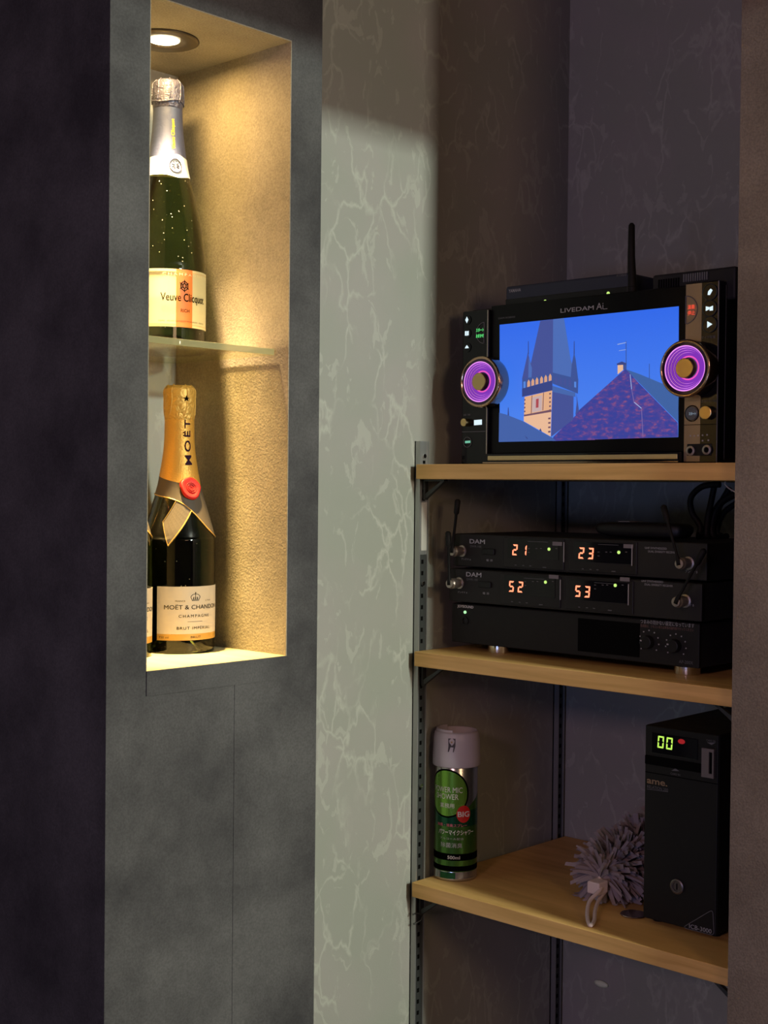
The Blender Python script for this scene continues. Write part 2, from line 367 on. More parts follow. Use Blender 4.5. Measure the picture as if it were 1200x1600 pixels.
# ------------------------------------------------------------------ bottles
class Bottle:
    def __init__(s, cx, cy, z0, prof): s.cx, s.cy, s.z0, s.prof = cx, cy, z0, prof; s.base = math.atan2(-cy, -cx)
    def r(s, h):
        P = s.prof
        for (r0, h0), (r1, h1) in zip(P, P[1:]):
            if h0 <= h <= h1: return r0+(r1-r0)*(h-h0)/(max(h1-h0, 1e-6))
        return P[-1][0]
    def pt(s, phi, h, off=0):              # phi: 0 faces the camera side, + turns to the right
        a = s.base+phi; R = s.r(h)+off
        return Vector((s.cx+R*math.cos(a), s.cy+R*math.sin(a), s.z0+h))
    def hit(s, px, py):                    # photo pixel -> (phi, height) on the bottle
        D = ray(px, py); prev = None
        for i in range(1400):
            P = EYE+D*(1.35+i*.0004); h = P.z-s.z0
            if math.hypot(P.x-s.cx, P.y-s.cy) <= s.r(max(0, h)):
                return ((math.atan2(P.y-s.cy, P.x-s.cx)-s.base+PI) % (2*PI)-PI, h)
        # beyond the outline: nearest point of the silhouette
        P = EYE+D*((Vector((s.cx, s.cy, 0)).xy.length)/D.xy.length); h = P.z-s.z0
        side = 1 if (Vector((P.x-s.cx, P.y-s.cy, 0)).dot(Ri) > 0) else -1
        return (side*1.45, h)
    def patch(s, name, M, parent, phi0, phi1, lo, hi, off=.0003, n=40, nh=2, smooth=True):
        """a band between heights lo(phi) and hi(phi)"""
        lo_ = lo if callable(lo) else (lambda q: lo); hi_ = hi if callable(hi) else (lambda q: hi)
        bm = bmesh.new(); G = []
        for i in range(n+1):
            ph = phi0+(phi1-phi0)*i/n; a, b = lo_(ph), hi_(ph)
            G.append([[bm.verts.new(s.pt(ph, a+(b-a)*j/nh, o)) for j in range(nh+1)] for o in (off, -.0002)])
        full = abs(phi1-phi0) > 6.28
        for i in range(n):
            for j in range(nh):
                bm.faces.new((G[i][0][j], G[i+1][0][j], G[i+1][0][j+1], G[i][0][j+1]))
                bm.faces.new((G[i][1][j], G[i][1][j+1], G[i+1][1][j+1], G[i+1][1][j]))
            bm.faces.new((G[i][0][0], G[i][1][0], G[i+1][1][0], G[i+1][0][0]))
            bm.faces.new((G[i][0][nh], G[i+1][0][nh], G[i+1][1][nh], G[i][1][nh]))
        return obj(name, bm, M, parent, smooth=False)
    def text(s, str_, phic, h, width, height, M, parent, off=.0007, vertical=False, spacing=1.0, bold=0, name='lettering'):
        P, T, _, _ = text_tris(str_, spacing, bold); bm = bmesh.new(); V = []
        V = [bm.verts.new((u*width, v*height, 0)) for u, v in P]
        for t3 in T:
            try: bm.faces.new([V[i] for i in t3])
            except ValueError: pass
        for _ in range(2):
            le = [e for e in bm.edges if e.calc_length() > .003]
            if le: bmesh.ops.subdivide_edges(bm, edges=le, cuts=1); bmesh.ops.triangulate(bm, faces=[f for f in bm.faces if len(f.verts) > 3])
        for q in bm.verts:
            u, v = q.co.x/width, q.co.y/height
            if vertical: hh = h+(u-.5)*width; ph = phic-(v-.5)*height/s.r(h)
            else: hh = h+(v-.5)*height; ph = phic+(u-.5)*width/s.r(h)
            q.co = s.pt(ph, hh, off)
        return obj(name, bm, M, parent)
    def poly(s, name, pts, M, parent, off=.0006):
        bm = bmesh.new(); V = [bm.verts.new(s.pt(a, b, off)) for a, b in pts]; W = [bm.verts.new(s.pt(a, b, -.0002)) for a, b in pts]
        bm.faces.new(V); n = len(V)
        for i in range(n): bm.faces.new((V[i], V[(i+1) % n], W[(i+1) % n], W[i]))
        return obj(name, bm, M, parent)
    def body(s, parent, M, h_end, n=72):
        P = [(.0005, .020), (.012, .018), (.030, .004), (.036, 0)]
        q = [p for p in s.prof if p[1] <= h_end]; q.append((s.r(h_end), h_end))
        hs = []; 
        for (r0, h0), (r1, h1) in zip(q, q[1:]):
            k = max(1, int((h1-h0)/.006))
            for i in range(k): hs.append(h0+(h1-h0)*i/k)
        P += [(s.r(h), h) for h in hs]+[(s.r(h_end), h_end), (.002, h_end)]
        return obj('glass_body', lathe([(r, h+s.z0) for r, h in P], n, 'Z', (s.cx, s.cy, 0)), M, parent, smooth=True)
def smooth_prof(pts, n=6):
    out = []
    for i in range(len(pts)-1):
        a, b, c, d = [Vector((*p, 0)) for p in (pts[max(i-1,0)], pts[i], pts[i+1], pts[min(i+2, len(pts)-1)])]
        for k in range(n):
            t = k/n; q = .5*((2*b)+(c-a)*t+(2*a-5*b+4*c-d)*t*t+(3*b-a-3*c+d)*t**3); out.append((q.x, q.y))
    out.append(pts[-1]); return out

FOILB = foil('silver_blue_foil', (.030, .040, .085), .5, .0008, 70, .1)
FOILC = foil('crinkled_silver_foil', (.07, .07, .11), .40, .003, 130, .3)
FOILG = foil('gold_foil', (.48, .27, .05), .48, .0006, 400, .5)
FOILGC = foil('crinkled_gold_foil', (.44, .27, .06), .5, .003, 120, .45)
CREAM = mat('cream_label_paper', (.66, .60, .44), .6)
ROSEP = mat('ivory_label_paper', (.40, .335, .26), .6)
YELP = mat('pale_yellow_label_paper', (.40, .345, .18), .6)
ORANGE = mat('orange_label_stripe', (.40, .095, .0), .55)
WHITEL = mat('white_neck_band_paper', (.50, .50, .46), .6)
YELT = mat('yellow_print', (.55, .36, .0), .7, spec=.1)
TAUPE = mat('taupe_collar_paper', (.062, .050, .040), .6, .1, spec=.25)
GOLDL = mat('gold_edge_line', (.72, .45, .14), .3, .7)
GOLDS = mat('gold_label_strip', (.38, .20, .035), .5, .2)
REDW = mat('red_seal_wax', (.36, .010, .012), .5, spec=.2)
REDD = mat('dark_red_relief', (.14, .005, .006), .5, spec=.2)

vprof = smooth_prof([(.040, 0), (.0430, .004), (.0432, .070), (.0417, .092), (.0372, .129), (.0292, .165), (.0235, .186), (.0200, .207), (.0165, .238), (.0155, .262)])
vprof += [(.0163, .264), (.0167, .272), (.0160, .288), (.0150, .2945)]
vprof = [(r*1.08, h) if h < .003 else (r*1.08, .0114*min(1, h/.02)+1.071*h) for r, h in vprof]      # full-bodied bottle
VB = Bottle(1.0278, 1.330, ZG, vprof)
t = thing('champagne_bottle', 'champagne bottle with silver-blue foil and orange-striped cream label on the glass shelf', 'bottle', (VB.cx, VB.cy, ZG))
VB.body(t, BGREEN, 0.292)
VB.patch('neck_foil', FOILB, t, -PI, PI, lambda q: 0.2235, 0.292, .0005, 64, 10)
cap = obj('foil_cap', lathe([(r*1.08, ZG+.0114+1.071*h) for r, h in ((.0157, .256), (.0166, .262), (.0172, .270), (.0166, .282), (.0158, .2880), (.0125, .2905), (.001, .2909))], 48, 'Z', (VB.cx, VB.cy, 0)), FOILC, t, smooth=True)
bm = bmesh.new()
for k in range(8):                                                   # wire cage pressed through the foil
    ph = k*PI/4+.15
    pts = [Vector((VB.cx+1.08*R*math.cos(VB.base+ph+dp), VB.cy+1.08*R*math.sin(VB.base+ph+dp), ZG+.0114+1.071*h)) for R, h, dp in ((.0172, .264, -.18), (.0176, .270, -.05), (.0172, .280, 0), (.0165, .287, 0), (.012, .2912, 0))]
    tube(bm, spline(pts, 3), .0009, 6)
ring = [Vector((VB.cx+.0187*math.cos(a), VB.cy+.0187*math.sin(a), ZG+.2957+.0014*math.sin(3*a))) for a in [i*2*PI/36 for i in range(37)]]
tube(bm, ring, .0011, 6)
obj('wire_cage', bm, FOILC, t, smooth=True)
VB.patch('neck_band', WHITEL, t, -PI, PI, lambda q: 0.2063-.003*math.exp(-((q-.5)/.4)**2), lambda q: 0.2288+.003*math.exp(-((q-.5)/.4)**2), .0009, 64, 3)
c0 = VB.hit(274, 259)
ring = [VB.pt(c0[0]+.0070*math.cos(a)/VB.r(c0[1]), c0[1]+.0082*math.sin(a), .0016) for a in [i*2*PI/30 for i in range(31)]]
bm = tube(bmesh.new(), ring, .0006, 6)
for k in range(9):
    a = k*2*PI/9; q = [VB.pt(c0[0]+rr*math.cos(a)/VB.r(c0[1]), c0[1]+rr*1.15*math.sin(a), .0014) for rr in (.0015, .0048)]; tube(bm, q, .0005, 5)
obj('medallion', bm, mat('grey_relief', (.015, .015, .03), .9, spec=.0), t)
a0 = VB.hit(270, 233); a1 = VB.hit(271, 186)
VB.text('Veuve Clicquot', (a0[0]+a1[0])/2, (a0[1]+a1[1])/2, a1[1]-a0[1], .0052, YELT, t, .0012, vertical=True, bold=.02)
lc, lw = math.radians(27), math.radians(57)
lab = VB.patch('label', YELP, t, lc-lw, lc+lw, 0.0248, 0.0923, .0003, 48, 2)
VB.patch('label_stripe', ORANGE, lab, lc-.235, lc+.215, 0.0248, 0.0923, .0006, 12, 2)
VB.text('Veuve Clicquot', lc+.02, 0.058, .060, .0125, INK, lab, .0010, bold=.01)
VB.text('RICH', lc, 0.0441, .011, .0040, INK, lab, .0010)
VB.text('REIMS   VEUVE CLICQUOT PONSARDIN   FRANCE', lc, 0.0312, .062, .0020, INKG, lab, .0010)
VB.text('CHAMPAGNE', lc, 0.0864, .054, .0028, mat('pale_gold_print', (.48, .38, .22), .5), lab, .0010, spacing=1.5)
bm = bmesh.new(); ring = [VB.pt(lc-.02+.0050*math.cos(a)/.0466, 0.073+.0060*math.sin(a), .0009) for a in [i*PI/3+PI/6 for i in range(7)]]
tube(bm, ring, .0005, 5); tube(bm, [VB.pt(lc-.02+.0022*math.cos(a)/.0466, 0.073+.0026*math.sin(a), .0009) for a in [i*2*PI/12 for i in range(13)]], .0005, 5)
for k in range(6):
    a = k*PI/3+PI/6; tube(bm, [VB.pt(lc-.02+q*math.cos(a)/.0466, 0.073+q*1.15*math.sin(a), .0009) for q in (.0025, .0064)], .0004, 5)
obj('emblem', bm, INK, lab)
for hh in (0.0277, 0.089):
    obj('label_rule', tube(bmesh.new(), [VB.pt(lc-lw*.95+i*lw*1.9/40, hh, .0004) for i in range(41)], .00025, 4), GOLDS, lab)

mprof = smooth_prof([(.040, 0), (.0433, .004), (.0436, .120), (.0424, .137), (.0367, .158), (.0275, .189), (.0240, .203), (.0182, .240), (.0168, .279)])
mprof += [(.0170, .281), (.0178, .286), (.0176, .310), (.0150, .317)]
def moet(cx, cy, turn, label, front):
    B = Bottle(cx, cy, ZF, mprof)
    t = thing('champagne_bottle', label, 'bottle', (cx, cy, ZF), 'gold-capped bottles on the niche floor')
    B.body(t, BDARK, .284)
    k0 = turn
    B.patch('neck_foil', FOILG, t, -PI, PI, lambda q: .2035-.006*math.cos(q-k0-1.0) , .281, .0006, 64, 12)
    obj('foil_cap', lathe([(r, ZF+h) for r, h in ((.0170, .272), (.0180, .278), (.0184, .286), (.0182, .303), (.0184, .311), (.0160, .3160), (.001, .3172))], 48, 'Z', (cx, cy, 0)), FOILGC, t, smooth=True)
    bm = bmesh.new()
    for k in range(6):
        ph = k*PI/3+.5
        pts = [Vector((cx+R*math.cos(B.base+ph+dp), cy+R*math.sin(B.base+ph+dp), ZF+h)) for R, h, dp in ((.0180, .280, -.2), (.0184, .287, -.05), (.0184, .300, .03), (.0184, .311, 0), (.013, .3172, 0))]
        tube(bm, spline(pts, 3), .0008, 6)
    obj('wire_cage', bm, FOILGC, t, smooth=True)
    # star on the cap
    sp = (k0+.45, .3000)
    B.poly('star', [(sp[0]+rr*math.sin(a)/.018, sp[1]+rr*math.cos(a)) for rr, a in [((.0037 if i % 2 == 0 else .0015), i*PI/5) for i in range(10)]], INK, t, .0016)
    B.text('MOËT', k0+.50, .2485, .054, .0088, mat('purple_black_ink', (.02, .008, .02), .95, spec=.05), t, .0017, vertical=True, spacing=1.25, bold=.006)
    # taupe collar with gold edge: high at one side, sweeping down at the other
    def low(q):
        u = (q-k0); u = (u+PI) % (2*PI)-PI
        return .186-.0035*math.sin(u*1.0+1.2)-.052*(1/(1+math.exp(-(u-.72)*3.2))) if u < 2.2 else .186-.0035*math.sin(u+1.2)-.052*math.exp(-((u-2.2)/.5)**2)*.99
    def up(q): return .2045-.006*math.cos(q-k0-1.0)
    col = B.patch('collar', TAUPE, t, -PI, PI, low, up, .0005, 96, 6)
    bm = bmesh.new(); tube(bm, [B.pt(-PI+i*2*PI/96, low(-PI+i*2*PI/96), .0008) for i in range(97)], .0007, 6)
    obj('gold_edge', bm, GOLDL, col)
    # the short sash below
    S = [(k0-.50, .1545), (k0-.10, .180), (k0+.44, .168), (k0-.28, .1265)]
    bm = bmesh.new(); N = 8; G = []
    for i in range(N+1):
        row = []
        for j in range(N+1):
            u, v = i/N, j/N
            a = (1-u)*(1-v)*S[0][0]+u*(1-v)*S[1][0]+u*v*S[2][0]+(1-u)*v*S[3][0]
            b = (1-u)*(1-v)*S[0][1]+u*(1-v)*S[1][1]+u*v*S[2][1]+(1-u)*v*S[3][1]
            row.append(bm.verts.new(B.pt(a, b, .0007)))
        G.append(row)
    for i in range(N):
        for j in range(N): bm.faces.new((G[i][j], G[i+1][j], G[i+1][j+1], G[i][j+1]))
    sash = obj('sash', bm, TAUPE, t)
    bm = bmesh.new()
    for (p, q), rr in (((S[0], S[1]), .0003), ((S[3], S[2]), .0008), ((S[0], S[3]), .0003)):
        tube(bm, [B.pt(p[0]+(q[0]-p[0])*i/8, p[1]+(q[1]-p[1])*i/8, .0010) for i in range(9)], rr, 5)
    obj('gold_edge', bm, GOLDL, sash)
    # red wax seal
    c0 = (k0+.50, .1945)
    bm = bmesh.new(); cen = B.pt(c0[0], c0[1], .0030); rim = []; inn = []
    nrm = (B.pt(c0[0], c0[1], 1)-B.pt(c0[0], c0[1], 0)).normalized(); nrm = (nrm+Vector((0, 0, .42))).normalized()
    ex = Vector((0, 0, 1)).cross(nrm).normalized(); ey = nrm.cross(ex)
    for k in range(30):
        a = k*2*PI/30; R = .0128*(1+.04*math.sin(3*a)+.03*math.sin(5*a+1)); dv = ex*math.cos(a)*R+ey*math.sin(a)*R*1.08
        rim.append((bm.verts.new(cen+dv-nrm*.003), bm.verts.new(cen+dv+nrm*.0004), bm.verts.new(cen+dv*.86+nrm*.0016), bm.verts.new(cen+dv*.70+nrm*.0006)))
    for k in range(30):
        a, b = rim[k], rim[(k+1) % 30]
        for j in range(3): bm.faces.new((a[j], b[j], b[j+1], a[j+1]))
    bm.faces.new([r[3] for r in rim])
    seal = obj('wax_seal', bm, REDW, t, smooth=True)
    bm = bmesh.new()
    for R in (.0062, .0040): tube(bm, [cen+nrm*.0010+ex*math.cos(a)*R+ey*math.sin(a)*R for a in [i*2*PI/24 for i in range(25)]], .0004, 5)
    tube(bm, [cen+nrm*.001+ex*x+ey*y for x, y in ((-.0015, -.002), (-.0015, .002), (0, .0005), (.0015, .002), (.0015, -.002))], .0004, 5)
    obj('seal_relief', bm, REDD, seal)
    # front label
    lc = k0+math.radians(27); lw = math.radians(61)
    lb = B.patch('label', ROSEP, t, lc-lw, lc+lw, .0235, .079, .0003, 48, 2)
    B.patch('gold_strip', GOLDS, lb, lc-lw, lc+lw, .0160, .0235, .0003, 48, 1)
    B.text('MOËT & CHANDON', lc, .0555, .074, .0062, INK, lb, .0008)
    B.text('CHAMPAGNE', lc, .0445, .040, .0034, INKG, lb, .0008, spacing=1.4)
    B.text('BRUT IMPÉRIAL', lc, .0308, .044, .0042, INK, lb, .0008, spacing=1.2)
    B.text('FRANCE', lc-.42, .0622, .0115, .0017, INKG, lb, .0008); B.text('1743', lc+.42, .0622, .0085, .0017, INKG, lb, .0008)
    B.text('BRUT', lc+.02, .0196, .013, .0026, INKG, lb, .0008); B.text('750 ml', lc-.86, .0196, .012, .0024, INKG, lb, .0008)
    bm = bmesh.new(); tube(bm, [B.pt(lc-.22+i*.44/8, .0378, .0005) for i in range(9)], .0002, 4)
    # crown
    cz = .0625
    tube(bm, [B.pt(lc+u/.0436, cz+v, .0006) for u, v in ((-.0045, 0), (.0045, 0))], .0004, 4); tube(bm, [B.pt(lc+u/.0436, cz+v, .0006) for u, v in ((-.0045, .0012), (.0045, .0012))], .0003, 4)
    for sg in (-1, 0, 1):
        tube(bm, spline([B.pt(lc+u/.0436, cz+v, .0006) for u, v in ((sg*.0044, .001), (sg*.0058, .0045), (sg*.0032, .0072), (0, .0076))], 4), .0003, 4)
    tube(bm, [B.pt(lc, cz+.0076, .0006), B.pt(lc, cz+.0098, .0006)], .0006, 5)
    for u in (-.0025, 0, .0025): tube(bm, [B.pt(lc+u/.0436, cz+.001, .0006), B.pt(lc+u*.9/.0436, cz+.0042, .0006)], .0005, 4)
    obj('crown', bm, INKG, lb)
    return t
moet(1.033, 1.310, 0, 'gold-capped dark champagne bottle in full view on the niche floor', True)
moet(.9440, 1.316, .10, 'champagne bottle mostly hidden behind the left edge of the niche', False)

# ------------------------------------------------------------------ shelf rails, boards, brackets
def rail(x0, x1, zt, label, full):
    t = thing('shelf_rail', label, 'shelf rail', ((x0+x1)/2, YW, 0), 'slotted rails on the alcove wall')
    bm = bmesh.new(); y = YW-.0002
    bx(bm, (x0, y-.0105, 0), (x0+.0022, y, zt)); bx(bm, (x1-.0022, y-.0105, 0), (x1, y, zt))
    bx(bm, (x0, y-.002, 0), (x1, y, zt))
    obj('channel', bm, STEEL, t)
    bm = bx(bmesh.new(), (x0+.0022, y-.0082, 0), (x1-.0022, y-.002, zt)); obj('face_plate', bm, DSTEEL if full else DSTEEL, t)
    bm = bmesh.new(); z = .05; xm = (x0+x1)/2
    while z < zt-.01:
        bx(bm, (xm-.0022, y-.0086, z), (xm+.0022, y-.0078, z+.006)); z += .0165
    obj('slots', bm, HOLE, t)
    if full:
        box('bright_upper_section', (x0+.0022, y-.0092, H-.098), (x1-.0022, y-.0082, zt), STEEL, t)
        for z in (.042, .034, -.008, -.020, -.052, -.066, -.080): obj('slot', bx(bmesh.new(), (xm-.0022, y-.0098, H+z), (xm+.0026, y-.0090, H+z+.0045)), HOLE, t)
        box('sticker', (x0+.005, y-.0100, H-.092), (x1-.0026, y-.0092, H-.022), mat('rail_sticker', (.40, .39, .36), .6), t)
        for z in (.045, -.140, -.435): obj('screw', lathe([(.0032, y-.0115), (.0032, y-.0095)], 14, 'Y', (xm, 0, H+z)), CHROME, t)
    return t
rail(1.4870, 1.5065, H+.0665, 'slotted steel shelf rail along the pale wall at the front of the alcove', True)
rail(1.832, 1.850, H+.060, 'dark slotted shelf rail deep in the corner of the alcove', False)
TH = .0213; ZT, ZM, ZB = H+.0088+TH-.0185, H-.2372, H-.5721
ZT = H+.0328
for z, lb in ((ZT, 'light wood shelf board carrying the screen device, topmost of three'), (ZM, 'light wood shelf board carrying the stacked receivers and amplifier'), (ZB, 'light wood shelf board carrying the spray can and feather duster')):
    o = box('shelf_board', (XS, YR+.001, z-TH), (XB-.002, YW-.0115, z), WOOD, bevel=.0008); tag(o, lb, 'shelf', 'wooden boards in the alcove')
def bracket(x, y, z, sg, label):
    bm = bmesh.new()
    bx(bm, (x-.004, min(y, y+sg*.040), z-.003), (x+.004, max(y, y+sg*.040), z-.0003)); bx(bm, (x-.004, min(y, y+sg*.003), z-.030), (x+.004, max(y, y+sg*.003), z-.003))
    a = [(x+dx, y+sg*u, z+v) for dx in (-.003, .003) for u, v in ((.003, -.029), (.003, -.021), (.033, -.003), (.039, -.003))]
    V = [bm.verts.new(p) for p in a]
    for f in ((0,1,2,3), (7,6,5,4), (0,4,5,1), (1,5,6,2), (2,6,7,3), (3,7,4,0)): bm.faces.new([V[i] for i in f])
    tag(obj('shelf_bracket', bm, DSTEEL), label, 'bracket', 'small brackets under the boards')
for z, nme in ((ZT, 'screen device'), (ZM, 'stacked receivers'), (ZB, 'spray can')):
    bracket(1.497, YW-.0118, z-TH, -1, f'small dark bracket at the left end of the board under the {nme}')
for z, nme in ((ZM, 'stacked receivers'), (ZB, 'spray can and duster')):
    bracket(1.497, YR+.0005, z-TH, 1, f'tiny dark bracket at the right end of the board under the {nme}')
p = at(655, 1425, 1, YW-.012)
bm = tube(bmesh.new(), spline([at(645, 1429, 1, YW-.011), at(652, 1427, 1, YW-.013), at(660, 1430, 1, YW-.016), at(657, 1438, 1, YW-.015), at(646, 1444, 1, YW-.011)], 6), .0012, 8)
tag(obj('wire_clip', bm, DSTEEL, smooth=True), 'thin bent dark wire clip hooked on the rail below the lowest board', 'clip')

# ------------------------------------------------------------------ screen device on the top shelf
XF = 1.540                                            # front of the control columns
k = thing('karaoke_machine', 'black karaoke machine with lit blue-sky screen and two glowing purple dials', 'karaoke machine', (XF, 1.09, ZT))
g = lambda px, py, x=XF: at(px, py, 0, x)
yl0, yl1 = g(722, 600).y, g(762, 600).y               # left column
yr1, yr0 = g(1122, 600).y, g(1069, 600).y             # right column
ztop = H+.2590
bm = bmesh.new(); bx(bm, (XF+.016, yr1-.001, ZT+.004), (XB-.10, yl0-.004, ztop+.000))
obj('body', bm, BLK, k, bevel=.002)
yh = g(1018, 430, 1.556).y
obj('raised_housing', bx(bmesh.new(), (XF+.018, g(1154, 500, 1.556).y+.006, ztop-.02), (XB-.10, yh, H+.2805)), BLKM, k, bevel=.003)
bm = bmesh.new()
for i in range(11):
    a = g(1069+i*3.6, 436-i*.42, 1.558); bx(bm, (1.5570, a.y-.0010, a.z-.004), (1.5582, a.y+.0010, a.z+.006))
obj('vent', bm, PRINTD, k)
bm = bmesh.new()
for i in range(9):
    a = g(1030+i*3.8, 442-i*.42, 1.558); bx(bm, (1.5572, a.y-.0010, a.z-.008), (1.5582, a.y+.0010, a.z+.004))
obj('vent', bm, HOLE, k)
lcx = obj('control_column', bx(bmesh.new(), (XF, yl1, ZT+.001), (XF+.022, yl0, H+.2555)), GLOSS, k, bevel=.0015)
rcx = obj('control_column', bx(bmesh.new(), (XF, yr1, ZT+.001), (XF+.022, yr0, H+.2620)), GLOSS, k, bevel=.0015)
box('trim_line', (XF-.0006, yl1, ZT+.003), (XF+.001, yl1+.0016, H+.2545), NICKEL, lcx)
box('panel_seam', (XF-.0004, yl1+.003, g(735, 675).z), (XF+.0005, yl0-.001, g(735, 675).z+.0008), PRINTD, lcx)
box('panel_seam', (XF-.0004, yr1+.001, g(1095, 664).z), (XF+.0005, yr0-.001, g(1095, 664).z+.0008), HOLE, rcx)
box('panel_seam', (XF-.0004, yr1, ZT+.001), (XF+.0005, yr1+.0012, H+.261), PRINTD, rcx)
# screen frame between the columns
XSC = XF+.006
obj('screen_bezel', bx(bmesh.new(), (XSC, yr0+.0005, ZT+.016), (XSC+.02, yl1-.0005, H+.2605)), mat('bezel_black', (.004, .004, .005), .3, spec=.15), k, bevel=.001)
za, zb = g(900, 720, XSC).z, g(900, 706, XSC).z
obj('front_sill', bx(bmesh.new(), (XSC-.016, yr0+.0005, ZT+.001), (XSC+.01, yl1-.0005, ZT+.0155)), GLOSS, k, bevel=.001)
gold = bmesh.new(); bx(gold, (XSC-.0172, yr0+.002, ZT+.0060), (XSC-.0156, yl1-.010, ZT+.0125))
obj('gold_strip', gold, mat('mirror_gold_strip', (.62, .55, .24), .3, .2), k, bevel=.0008)
box('chrome_line', (XSC-.0168, yr0+.001, ZT+.0022), (XSC-.0155, yl1-.001, ZT+.0036), BRONZE, k)
# the picture: flat layers on the display
XP = XSC-.0004
scr = [(781, 507.5), (1061, 478.5), (1060, 683), (781, 690.5)]
col = lambda c: tuple(((x/255)/12.92 if x/255 <= .04045 else ((x/255+.055)/1.055)**2.4) for x in c)
def flatcol(name, rgb, s=1.0): return emi(name, col(rgb), s)
layers = []; smats = []
def shade(rgb):
    smats.append(flatcol('picture_%d' % len(smats), rgb)); return len(smats)-1
def skymat():
    M, nt, b = nm('picture_sky'); L = nt.links.new
    b.inputs['Base Color'].default_value = (0, 0, 0, 1)
    tc = node(nt, 'ShaderNodeTexCoord'); sx = node(nt, 'ShaderNodeSeparateXYZ'); L(tc.outputs['Object'], sx.inputs[0])
    mr = node(nt, 'ShaderNodeMapRange'); L(sx.outputs['Z'], mr.inputs[0]); mr.inputs['From Min'].default_value = H+.06; mr.inputs['From Max'].default_value = H+.25
    r = ramp(nt, [(0, col((78, 134, 238))), (1, col((40, 100, 232)))]); L(mr.outputs[0], r.inputs[0])
    L(r.outputs[0], b.inputs['Emission Color']); b.inputs['Emission Strength'].default_value = 1; return M
def roofmat():
    M, nt, b = nm('picture_red_roof'); L = nt.links.new
    b.inputs['Base Color'].default_value = (0, 0, 0, 1)
    tc = node(nt, 'ShaderNodeTexCoord'); mp = node(nt, 'ShaderNodeMapping'); mp.inputs['Scale'].default_value = (1, 120, 260); L(tc.outputs['Object'], mp.inputs[0])
    n = node(nt, 'ShaderNodeTexNoise'); n.inputs['Scale'].default_value = 1; n.inputs['Detail'].default_value = 4; L(mp.outputs[0], n.inputs['Vector'])
    r = ramp(nt, [(.40, col((52, 62, 150))), (.55, col((76, 64, 146))), (.72, col((140, 80, 126)))]); L(n.outputs[0], r.inputs[0])
    L(r.outputs[0], b.inputs['Emission Color']); b.inputs['Emission Strength'].default_value = 1; return M
smats += [skymat(), roofmat()]
pic = bmesh.new(); depth = [0]
def lay(pts, mi):
    depth[0] += 1; x = XP-.00003*depth[0]
    V = []
    for a, b in pts:
        q = at(a, b, 0, XSC); V.append(pic.verts.new((x, q.y, q.z)))
    pic.faces.new(V).material_index = mi
Z1 = lambda pts: [(770+x*160/1113, 470+y*230/1600) for x, y in pts]     # left crop
Z2 = lambda pts: [(900+x*170/1183, 470+y*230/1600) for x, y in pts]     # right crop
lay(scr, 0)
s_roofL = shade((62, 94, 165)); s_spD = shade((64, 78, 148)); s_spL = shade((72, 106, 180)); s_lit = shade((226, 172, 132)); s_litp = shade((232, 184, 150))
s_dk = shade((50, 64, 130)); s_dk2 = shade((56, 80, 148)); s_teal = shade((58, 96, 160)); s_brn = shade((112, 78, 96)); s_clock = shade((196, 170, 170)); s_red = shade((170, 70, 80)); s_pale = shade((150, 170, 220)); s_arch = shade((214, 160, 130)); s_lb = shade((82, 132, 220)); s_blt = shade((66, 100, 170)); s_pu = shade((120, 100, 160))
# right hand building
lay(Z2([(545, 745), (700, 800), (940, 900), (1120, 930), (1112, 1320)]), s_teal)
lay(Z2([(0, 1230), (45, 1180), (540, 740), (590, 790), (690, 900), (1108, 1325), (1112, 1480), (0, 1515)]), 1)
lay(Z1([(660, 1480), (740, 1400), (900, 1250), (1113, 1035), (1113, 1512), (650, 1525)]), 1)
lay(Z2([(455, 690), (530, 668), (530, 740), (455, 800)]), s_litp); lay(Z2([(515, 690), (552, 680), (552, 745), (515, 750)]), s_dk2); lay(Z2([(445, 684), (500, 660), (556, 680), (552, 694), (450, 700)]), s_dk)
lay(Z2([(543, 440), (551, 440), (552, 690), (544, 690)]), s_dk2); lay(Z2([(453, 470), (548, 450), (548, 458), (453, 480)]), s_pale); lay(Z2([(470, 540), (545, 528), (545, 534), (470, 546)]), s_pale)
lay(Z2([(797, 685), (804, 685), (804, 850), (797, 848)]), s_dk2)
lay(Z2([(588, 800), (596, 800), (612, 960), (604, 960)]), s_pale); lay(Z2([(604, 960), (612, 960), (640, 1110), (632, 1110)]), s_pu); lay(Z2([(632, 1105), (640, 1100), (718, 1165), (712, 1172)]), s_pale); lay(Z2([(712, 1170), (720, 1170), (736, 1480), (728, 1480)]), s_pu)
# spire and turrets
lay(Z1([(520, 218), (668, 200), (665, 760), (660, 860), (350, 870), (400, 760)]), s_spD)
lay(Z1([(660, 202), (778, 188), (850, 640), (925, 850), (655, 870)]), s_spL)
lay(Z1([(386, 560), (405, 640), (430, 720), (420, 850), (322, 850)]), s_spD); lay(Z1([(388, 440), (394, 440), (396, 580), (386, 580)]), s_dk); lay(Z1([(395, 620), (430, 730), (425, 850), (390, 850)]), s_spL)
lay(Z1([(888, 560), (906, 640), (932, 850), (850, 850), (862, 700)]), s_dk2); lay(Z1([(886, 440), (893, 440), (895, 580), (884, 580)]), s_dk)
